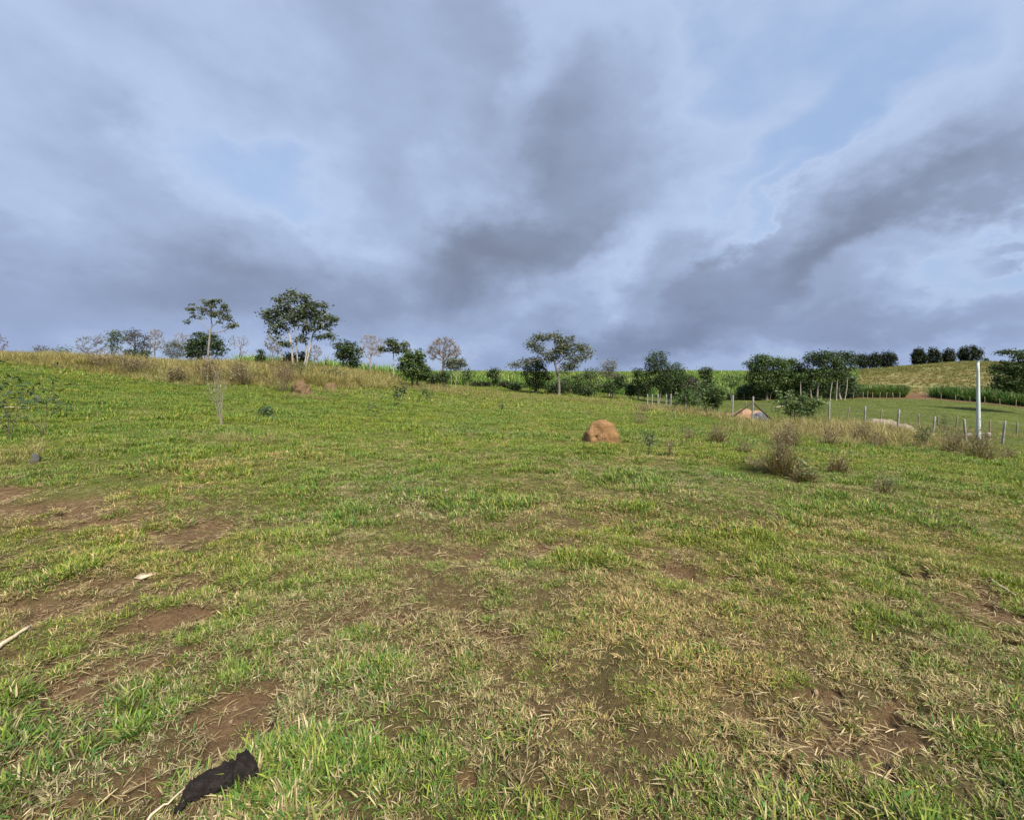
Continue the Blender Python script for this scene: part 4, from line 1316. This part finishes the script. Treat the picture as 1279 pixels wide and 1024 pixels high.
    w('green_shrub', 'olive shrub at the right end of the tall grass', 420, 36, 2.2, 1.2, 14, 700, .12, (.1, .09, .05), OLIVE + MIDG, cat='shrub', lean=.6)


build_weeds()


# ------------------------------------------------------------------ mounds and heaps
def heap(name, label, px, Y, w, d, h, mat, cat, rough=.10, scale=2.2, power=2.4, holes=(), seed=3, group=None, sink=.05, rot=0.0):
    x0 = (px - 639.5) / FPX * Y
    z0 = gz(x0, Y) - sink
    nr, na = 34, 72
    V = []
    for i in range(nr + 1):
        ph = i / nr * math.pi / 2
        rr = math.cos(ph) ** (2 / power) if i < nr else 0.0
        zz = math.sin(ph) ** (2 / power) if i else 0.0
        for j in range(na):
            a = j / na * 2 * math.pi
            p = Vector((rr * math.cos(a) * w / 2, rr * math.sin(a) * d / 2, zz * (h + sink)))
            n = Vector((p.x / (w / 2) ** 2, p.y / (d / 2) ** 2, p.z / h ** 2 + .01)).normalized()
            f = mnoise.fractal(p * scale + Vector((seed, seed * 2, 0)), .9, 2.1, 5) * rough
            f += mnoise.noise(p * scale * .45 + Vector((0, seed, 0))) * rough * .9
            for (hx, hy, hz, hr, hd) in holes:
                q = (p - Vector((hx, hy, hz))).length
                f -= hd * math.exp(-(q / hr) ** 2)
            p = p + n * f
            V.append(p)
    i = np.arange(nr)[:, None] * na; j = np.arange(na)[None]; jn = (j + 1) % na
    F = np.stack([i + j, i + jn, i + na + jn, i + na + j], -1).reshape(-1, 4)
    me = make_mesh(name, np.array([tuple(v) for v in V]), F, None, True, mat)
    o = link(name, me, loc=(x0, Y, z0), rot=(0, 0, rot))
    tag(o, label, cat, group)
    return o


M['termite'] = solid_mat('termite_earth', (.155, .080, .034), (.255, .138, .060), 7, .95, .8, 26, bdist=.05)
def stained_earth():
    m, T = new_mat('stained_termite_earth')
    tc = T.n('ShaderNodeTexCoord')
    pos = tc.outputs['Object']
    c = T.ramp(T.noise(pos, 6, 7, .65, .3), [(.28, (.165, .092, .040)), (.5, (.250, .145, .065)), (.72, (.320, .195, .095))])
    st = T.ramp(T.noise(pos, 2.6, 4, .6, .8), [(.55, (1, 1, 1)), (.72, (.55, .52, .50))])
    pit = T.ramp(T.noise(pos, 38, 3, .6), [(.26, (.45, .42, .4)), (.36, (1, 1, 1))])
    c = T.mix(1.0, T.mix(1.0, c, st, 'MULTIPLY'), pit, 'MULTIPLY')
    p = T.n('ShaderNodeBsdfPrincipled')
    T.link(c, p.inputs['Base Color'])
    p.inputs['Roughness'].default_value = .95
    p.inputs['Specular IOR Level'].default_value = .1
    b = T.n('ShaderNodeBump')
    b.inputs['Strength'].default_value = 1.0
    b.inputs['Distance'].default_value = .05
    T.link(T.math('ADD', T.noise(pos, 14, 8, .7), T.noise(pos, 45, 4, .6)), b.inputs['Height'])
    T.link(b.outputs[0], p.inputs['Normal'])
    finish(T, p.outputs[0])
    return m


M['termite'] = stained_earth()
M['termite_dull'] = solid_mat('dull_termite_earth', (.090, .058, .030), (.140, .092, .048), 5, .95, .8, 20, bdist=.05)
M['orange_sand'] = solid_mat('orange_sand', (.20, .120, .072), (.28, .180, .112), 3, .95, .5, 25)
M['gravel'] = solid_mat('crushed_stone', (.15, .15, .165), (.25, .25, .27), 25, .9, .9, 60, bdist=.04)
M['pale_sand'] = solid_mat('pale_sand', (.16, .13, .095), (.24, .20, .15), 3, .95, .5, 25)

heap('termite_mound', 'rounded orange-brown termite mound standing in the open meadow', 752, 11.2, .85, .80, .58, M['termite'], 'mound', rough=.046, scale=5,
     holes=[(-.22, -.34, .25, .045, .10), (-.12, -.30, .40, .13, .045), (-.28, -.24, .43, .06, .02), (.05, -.33, .45, .02, .02), (.12, -.35, .35, .015, .02)])
heap('termite_mound', 'brown conical mound half hidden in tall grass below the tallest tree', 378, 25.5, 1.2, 1.1, .75, M['termite_dull'], 'mound', rough=.16, scale=3, power=1.7, seed=9)
heap('termite_mound', 'low small brown mound at the right end of the tall grass', 413, 30, .9, .9, .45, M['termite_dull'], 'mound', rough=.08, scale=3, power=1.8, seed=14)
heap('sand_heap', 'heap of orange sand behind the braced fence post', 931, 31.7, 3.0, 2.0, .52, M['orange_sand'], 'sand heap', rough=.26, scale=1.5, power=1.5, seed=5)
heap('gravel_heap', 'grey crushed-stone heap beside the orange sand', 952, 30.2, 1.15, 1.2, .52, M['gravel'], 'gravel heap', rough=.09, scale=3, power=1.5, seed=6)
heap('sand_heap', 'pale beige sand heap half hidden by tall grass along the fence', 1107, 29.6, 3.3, 2.2, .66, M['pale_sand'], 'sand heap', rough=.26, scale=1.2, power=1.5, seed=8)


# ------------------------------------------------------------------ fences, pole
M['concrete_post'] = solid_mat('weathered_concrete', (.15, .145, .13), (.27, .26, .235), 7, .9, .5, 30)
M['wood_post'] = solid_mat('weathered_wood', (.13, .10, .072), (.24, .19, .135), 5, .9, .7, 12, stretch=(3, 3, .4))
M['dark_wood'] = solid_mat('dark_wood', (.035, .025, .02), (.07, .05, .038), 6, .9, .5, 14, stretch=(3, 3, .5))
M['wire'] = solid_mat('rusty_wire', (.10, .085, .075), (.16, .14, .125), 30, .6, 0)
M['pole'] = solid_mat('pale_pole_concrete', (.34, .375, .355), (.50, .535, .51), 2.2, .75, .3, 20, stretch=(3, 3, .35))


def post_mesh(name, h, w, mat, seed, roundish=False):
    rng = np.random.default_rng(seed)
    k = 8
    zs = [-.3, 0, h * .25, h * .5, h * .75, h - w * .25, h]
    sc = [1.05, 1.03, 1.0, .97, .95, .93, .62]
    V = []
    for z, s in zip(zs, sc):
        for q in range(k):
            a = (q + .5) / k * 2 * math.pi
            rr = w / 2 * s * (1.0 if roundish else (1.18 if q % 2 == 0 else 1.02))
            rr *= rng.uniform(.93, 1.07)
            V.append((rr * math.cos(a), rr * math.sin(a), z + (rng.normal(0, .012) if z > h - w else 0)))
    n = len(zs)
    F = [(r_ * k + q, r_ * k + (q + 1) % k, (r_ + 1) * k + (q + 1) % k, (r_ + 1) * k + q) for r_ in range(n - 1) for q in range(k)]
    V.append((0, 0, h + .005))
    F3 = [(n * k, (n - 1) * k + q, (n - 1) * k + (q + 1) % k) for q in range(k)]
    return make_mesh(name, np.array(V), [np.array(F), np.array(F3)], None, False, mat)


def fence(name, label, posts, h, w, mat, wires, seed=0, roundish=False, tilt=.03, tilts=None, braces=()):
    """posts: (px, distance[, height factor]); one fence with each post and each wire strand a part"""
    rng = np.random.default_rng(seed)
    pts = []
    for p in posts:
        x = (p[0] - 639.5) / FPX * p[1]
        pts.append(Vector((x, p[1], gz(x, p[1]))))
    root = link(name, None, loc=pts[0])
    tag(root, label, 'fence')
    meshes = [post_mesh('post', h, w, mat, seed * 50 + q, roundish) for q in range(5)]
    tops = []
    for i, p in enumerate(pts):
        hf = posts[i][2] if len(posts[i]) > 2 else 1.0
        o = link('post', meshes[i % 5], root, p - pts[0])
        tx, ty = rng.normal(0, tilt), rng.normal(0, tilt)
        if tilts and i in tilts:
            tx, ty = tilts[i]
        o.rotation_euler = (tx, ty, rng.uniform(0, 6.28))
        o.rotation_mode = 'ZXY'
        o.scale = (1, 1, hf * rng.uniform(.95, 1.05))
        tops.append((p, Vector((math.sin(ty), -math.sin(tx), 1.0)) * h * hf))
    for f in wires:
        line = []
        for i in range(len(tops) - 1):
            a = tops[i][0] + tops[i][1] * f; b = tops[i + 1][0] + tops[i + 1][1] * f
            for t in (0, .25, .5, .75):
                q = a.lerp(b, t); q.z -= .05 * math.sin(t * math.pi); line.append(q - pts[0])
        line.append(tops[-1][0] + tops[-1][1] * f - pts[0])
        V, F, F3 = polytube([tuple(q) for q in line], np.full(len(line), .004), 4)
        link('wire', make_mesh('wire', V, [F, np.array(F3)], None, True, M['wire']), root)
    for (i, dx, dy) in braces:
        a = tops[i][0] + tops[i][1] * .74 - pts[0]
        bx, by = tops[i][0].x + dx, tops[i][0].y + dy
        b = Vector((bx, by, gz(bx, by) - .05)) - pts[0]
        V, F, F3 = polytube([tuple(a), tuple(a.lerp(b, .5)), tuple(b)], [.045, .05, .05], 8)
        link('brace', make_mesh('brace', V, [F, np.array(F3)], None, False, M['dark_wood']), root)
    return root


front = [(809, 48), (815, 46), (822, 44), (832, 41.5), (838, 40), (857, 37.5, .9), (875, 35), (893, 33), (915.5, 31.2), (941, 29, 1.12),
         (994, 28.8), (1037.5, 28.5), (1082, 28.1), (1124, 27.7), (1169, 27.3), (1211, 27), (1257, 26.6), (1305, 26.2), (1355, 25.8)]
fence('wire_fence', 'wire fence of pale posts with a braced corner post, crossing the right meadow', front, 1.42, .105, M['concrete_post'], (.25, .48, .71, .93), seed=4,
      tilts={15: (0, -.14), 9: (0, .0)}, braces=((9, -1.35, .25), (9, 1.25, -.35)))
fence('wooden_fence', 'thin wooden fence just behind the pale-posted one, before the paddock', [(933, 45), (1010, 43), (1060, 42), (1102, 41), (1150, 40), (1174, 39.5), (1197, 39), (1240, 38.5), (1274, 38), (1320, 37.5)],
      1.15, .11, M['wood_post'], (.4, .85), seed=5, roundish=True, tilt=.05)
fence('field_fence', 'low wooden fence along the paddock\'s far edge before the cane and trees', [(900, 88), (930, 88), (962, 88), (992, 88), (1008, 88), (1026, 88), (1044, 88), (1056, 88), (1066, 90), (1078, 90), (1083.5, 90, 1.15), (1090, 90), (1099, 90), (1107, 90), (1116, 90), (1124, 90)],
      1.35, .15, M['wood_post'], (.5, .9), seed=6, roundish=True, tilt=.05)
fence('field_fence', 'low fence along the dark roadside cane behind the concrete pole', [(1157, 90, 1.2), (1176, 88), (1194, 86.5), (1212, 85), (1231, 83), (1250, 81), (1270, 79.5), (1290, 78)],
      1.25, .13, M['wood_post'], (.5, .9), seed=7, roundish=True, tilt=.05)


def build_pole():
    Y = 31
    x = (1226.5 - 639.5) / FPX * Y
    z = gz(x, Y)
    top = at(1221.5, 452, Y)
    h = top.z - z
    root = link('utility_pole', None, loc=(x, Y, z))
    tag(root, 'tall pale tapered concrete pole standing behind the fence', 'pole')
    zs = np.linspace(-.3, h, 10)
    pts = np.stack([(top.x - x) * np.clip(zs, 0, None) / h, np.zeros(10), zs], 1)
    V, F, F3 = polytube(pts, np.linspace(.135, .072, 10), 16)
    link('shaft', make_mesh('shaft', V, [F, np.array(F3)], None, True, M['pole']), root)
    V, F, F3 = polytube([(pts[-1][0], 0, h - .005), (pts[-1][0], 0, h + .05)], [.085, .078], 16)
    link('cap', make_mesh('cap', V, [F, np.array(F3)], None, False, M['pole']), root)


build_pole()


# ------------------------------------------------------------------ stones, sticks and the dark lump
M['stone'] = solid_mat('stone', (.20, .18, .15), (.32, .29, .245), 6, .9, .5, 25)
M['greystone'] = solid_mat('dark_stone', (.045, .045, .045), (.10, .098, .095), 6, .9, .6, 25)
M['stick'] = solid_mat('dry_stick', (.33, .26, .17), (.50, .42, .30), 8, .85, .4, 30, stretch=(1, 1, 1))
M['charred'] = solid_mat('black_fibre', (.006, .0048, .0045), (.030, .023, .020), 22, .95, 1.0, 60, stretch=(1, 1, 1), bdist=.02)


def stone(name, label, px, Y, sx, sy, sz, mat, cat='stone', seed=0, group=None):
    rng = random.Random(seed)
    x = (px - 639.5) / FPX * Y
    z = gz(x, Y)
    V, F = [], []
    nr, na = 10, 16
    for i in range(nr + 1):
        ph = -math.pi / 2 + math.pi * i / nr
        for j in range(na):
            a = 2 * math.pi * j / na
            p = Vector((math.cos(ph) * math.cos(a), math.cos(ph) * math.sin(a), math.sin(ph)))
            q = p * (1 + .7 * mnoise.noise(p * 1.5 + Vector((seed, 0, 0))) + .25 * mnoise.noise(p * 4 + Vector((0, seed, 0))))
            V.append((q.x * sx / 2, q.y * sy / 2, q.z * sz / 2 + sz * .35))
    for i in range(nr):
        for j in range(na):
            F.append((i * na + j, i * na + (j + 1) % na, (i + 1) * na + (j + 1) % na, (i + 1) * na + j))
    o = link(name, make_mesh(name, np.array(V), np.array(F), None, True, mat), loc=(x, Y, z), rot=(0, 0, rng.uniform(0, 6.28)))
    tag(o, label, cat, group)


stone('pale_rock', 'pale broken rock at the left of the concrete pole\'s foot', 1213, 33.5, .42, .4, .34, M['stone'], 'rock', 2)
stone('pale_rock', 'pale rock hidden partly by the concrete pole, right side', 1238, 33.8, .34, .34, .42, M['stone'], 'rock', 5)
stone('dark_stone', 'small dark grey stone in the grass near the left edge', 37, 6.75, .11, .10, .16, M['greystone'], 'stone', 8)


def stick(name, label, a, b, r, mat, cat='stick', lift=.02, wob=.02, k=7, n=9, seed=1):
    """a, b: photo pixels of the two ends lying on near ground"""
    rng = np.random.default_rng(seed)
    def g(px, py):
        d = ray(px, py); Y = CAM_H / -d.z
        return np.array((d.x * Y, Y))
    A, B = g(*a), g(*b)
    t = np.linspace(0, 1, n)[:, None]
    p = A * (1 - t) + B * t
    p = p + rng.normal(0, wob, (n, 2)) * np.sin(t * np.pi) * .3
    z = ground_z(p[:, 0], p[:, 1])
    fit = np.polyfit(t[:, 0], z, 1)
    z = np.maximum(np.polyval(fit, t[:, 0]), z - .005) + lift
    P3 = np.c_[p, z]
    o0 = P3.mean(0)
    V, F, F3 = polytube(P3 - o0, r * (1 - .45 * t[:, 0]) * rng.uniform(.9, 1.1, n), k)
    o = link(name, make_mesh(name, V, [F, np.array(F3)], None, True, mat), loc=o0)
    tag(o, label, cat)
    return o


stick('dry_stick', 'thick pale dry stick entering at the left edge over bare soil', (-22, 826), (38, 789), .016, M['stick'], seed=2)
stick('dry_stick', 'long thin straw-coloured stick beside the black lump', (165, 1038), (233, 977), .006, M['stick'], seed=3)
stick('dry_stick', 'thin pale stick in the grass near the right edge', (1233, 720), (1268, 744), .011, M['stick'], seed=4)
stick('dry_stick', 'thin bleached twig lying low under the left-edge sapling', (8, 549), (40, 553), .012, M['stick'], seed=5, lift=.28)
stick('fallen_branch', 'pale fallen branch on the paddock left of the hidden fence post', (700, 700), (720, 701), .01, M['stick'], seed=6).name


def fix_branch():
    o = bpy.data.objects['fallen_branch']
    Y = 60
    x = (978 - 639.5) / FPX * Y
    P3 = np.array([(-1.0, .3, .05), (-.5, .1, .22), (.1, 0, .30), (.6, -.1, .45), (1.1, -.1, .55)])
    V, F, F3 = polytube(P3, [.05, .08, .09, .07, .04], 8)
    o.data = make_mesh('fallen_branch', V, [F, np.array(F3)], None, True, M['stick'])
    o.location = (x, Y, gz(x, Y))


fix_branch()


def build_chip():
    d = ray(183, 723); Y = CAM_H / -d.z; x = d.x * Y
    V, F = [], []
    out = [(-.075, -.02), (-.05, .03), (.02, .04), (.085, .022), (.06, -.025), (-.02, -.035)]
    for z in (0, .012):
        for i, (a, b) in enumerate(out):
            V.append((a, b, z + .01 * math.sin(i * 2)))
    n = len(out)
    F4 = [(i, (i + 1) % n, n + (i + 1) % n, n + i) for i in range(n)]
    F6 = [tuple(range(n, 2 * n)), tuple(reversed(range(n)))]
    o = link('wood_chip', make_mesh('wood_chip', np.array(V), [np.array(F4), np.array(F6)], None, False, M['stick']), loc=(x, Y, gz(x, Y) + .02), rot=(.15, -.1, .2))
    tag(o, 'flat pale chip lying on the bare soil strip at the left', 'chip')


build_chip()


def build_lump():
    """black fibrous elongated lump, thick at the far end, tapering towards the camera"""
    def g(px, py):
        d = ray(px, py); Y = CAM_H / -d.z
        return np.array((d.x * Y, Y))
    A, B = g(216, 1006), g(318, 950)
    n, k = 110, 72
    ax = B - A
    L = np.linalg.norm(ax); ax /= L
    sd = np.array((-ax[1], ax[0]))
    t = np.linspace(0, 1, n)
    prof = np.interp(t, [0, .04, .12, .25, .45, .62, .70, .78, .90, .97, 1], [.006, .014, .024, .038, .048, .057, .054, .062, .060, .044, .012])
    off = .030 * np.sin(t * 4.6 + .4)
    c = A + ax * (t * L)[:, None] + sd * off[:, None]
    zc = ground_z(c[:, 0], c[:, 1]) + prof * .62 + .012
    o0 = np.array((c[n // 2, 0], c[n // 2, 1], zc[n // 2]))
    V = []
    for i in range(n):
        for j in range(k):
            a = 2 * math.pi * j / k
            p = np.array((*(c[i] + sd * prof[i] * math.cos(a)), zc[i] + prof[i] * .72 * math.sin(a)))
            v = Vector(p)
            f = mnoise.fractal(v * 30, .6, 2.2, 6) * .012 + mnoise.noise(v * 10) * .010
            # a fold across the thick end
            f -= .014 * math.exp(-((t[i] - .73 - .05 * math.cos(a)) / .025) ** 2)
            d = np.array((*(sd * math.cos(a)), math.sin(a)))
            V.append(p + d * f * min(1, prof[i] / .03) - o0)
    i = np.arange(n - 1)[:, None] * k; j = np.arange(k)[None]; jn = (j + 1) % k
    F = np.stack([i + j, i + jn, i + k + jn, i + k + j], -1).reshape(-1, 4)
    V = np.array(V)
    V = np.vstack([V, V[:k].mean(0), V[-k:].mean(0)])
    F3 = [(n * k, (q + 1) % k, q) for q in range(k)] + [(n * k + 1, (n - 1) * k + q, (n - 1) * k + (q + 1) % k) for q in range(k)]
    o = link('charred_lump', make_mesh('charred_lump', V, [F, np.array(F3)], None, True, M['charred']), loc=o0)
    tag(o, 'black elongated lump lying in the grass at the bottom left', 'lump')


build_lump()
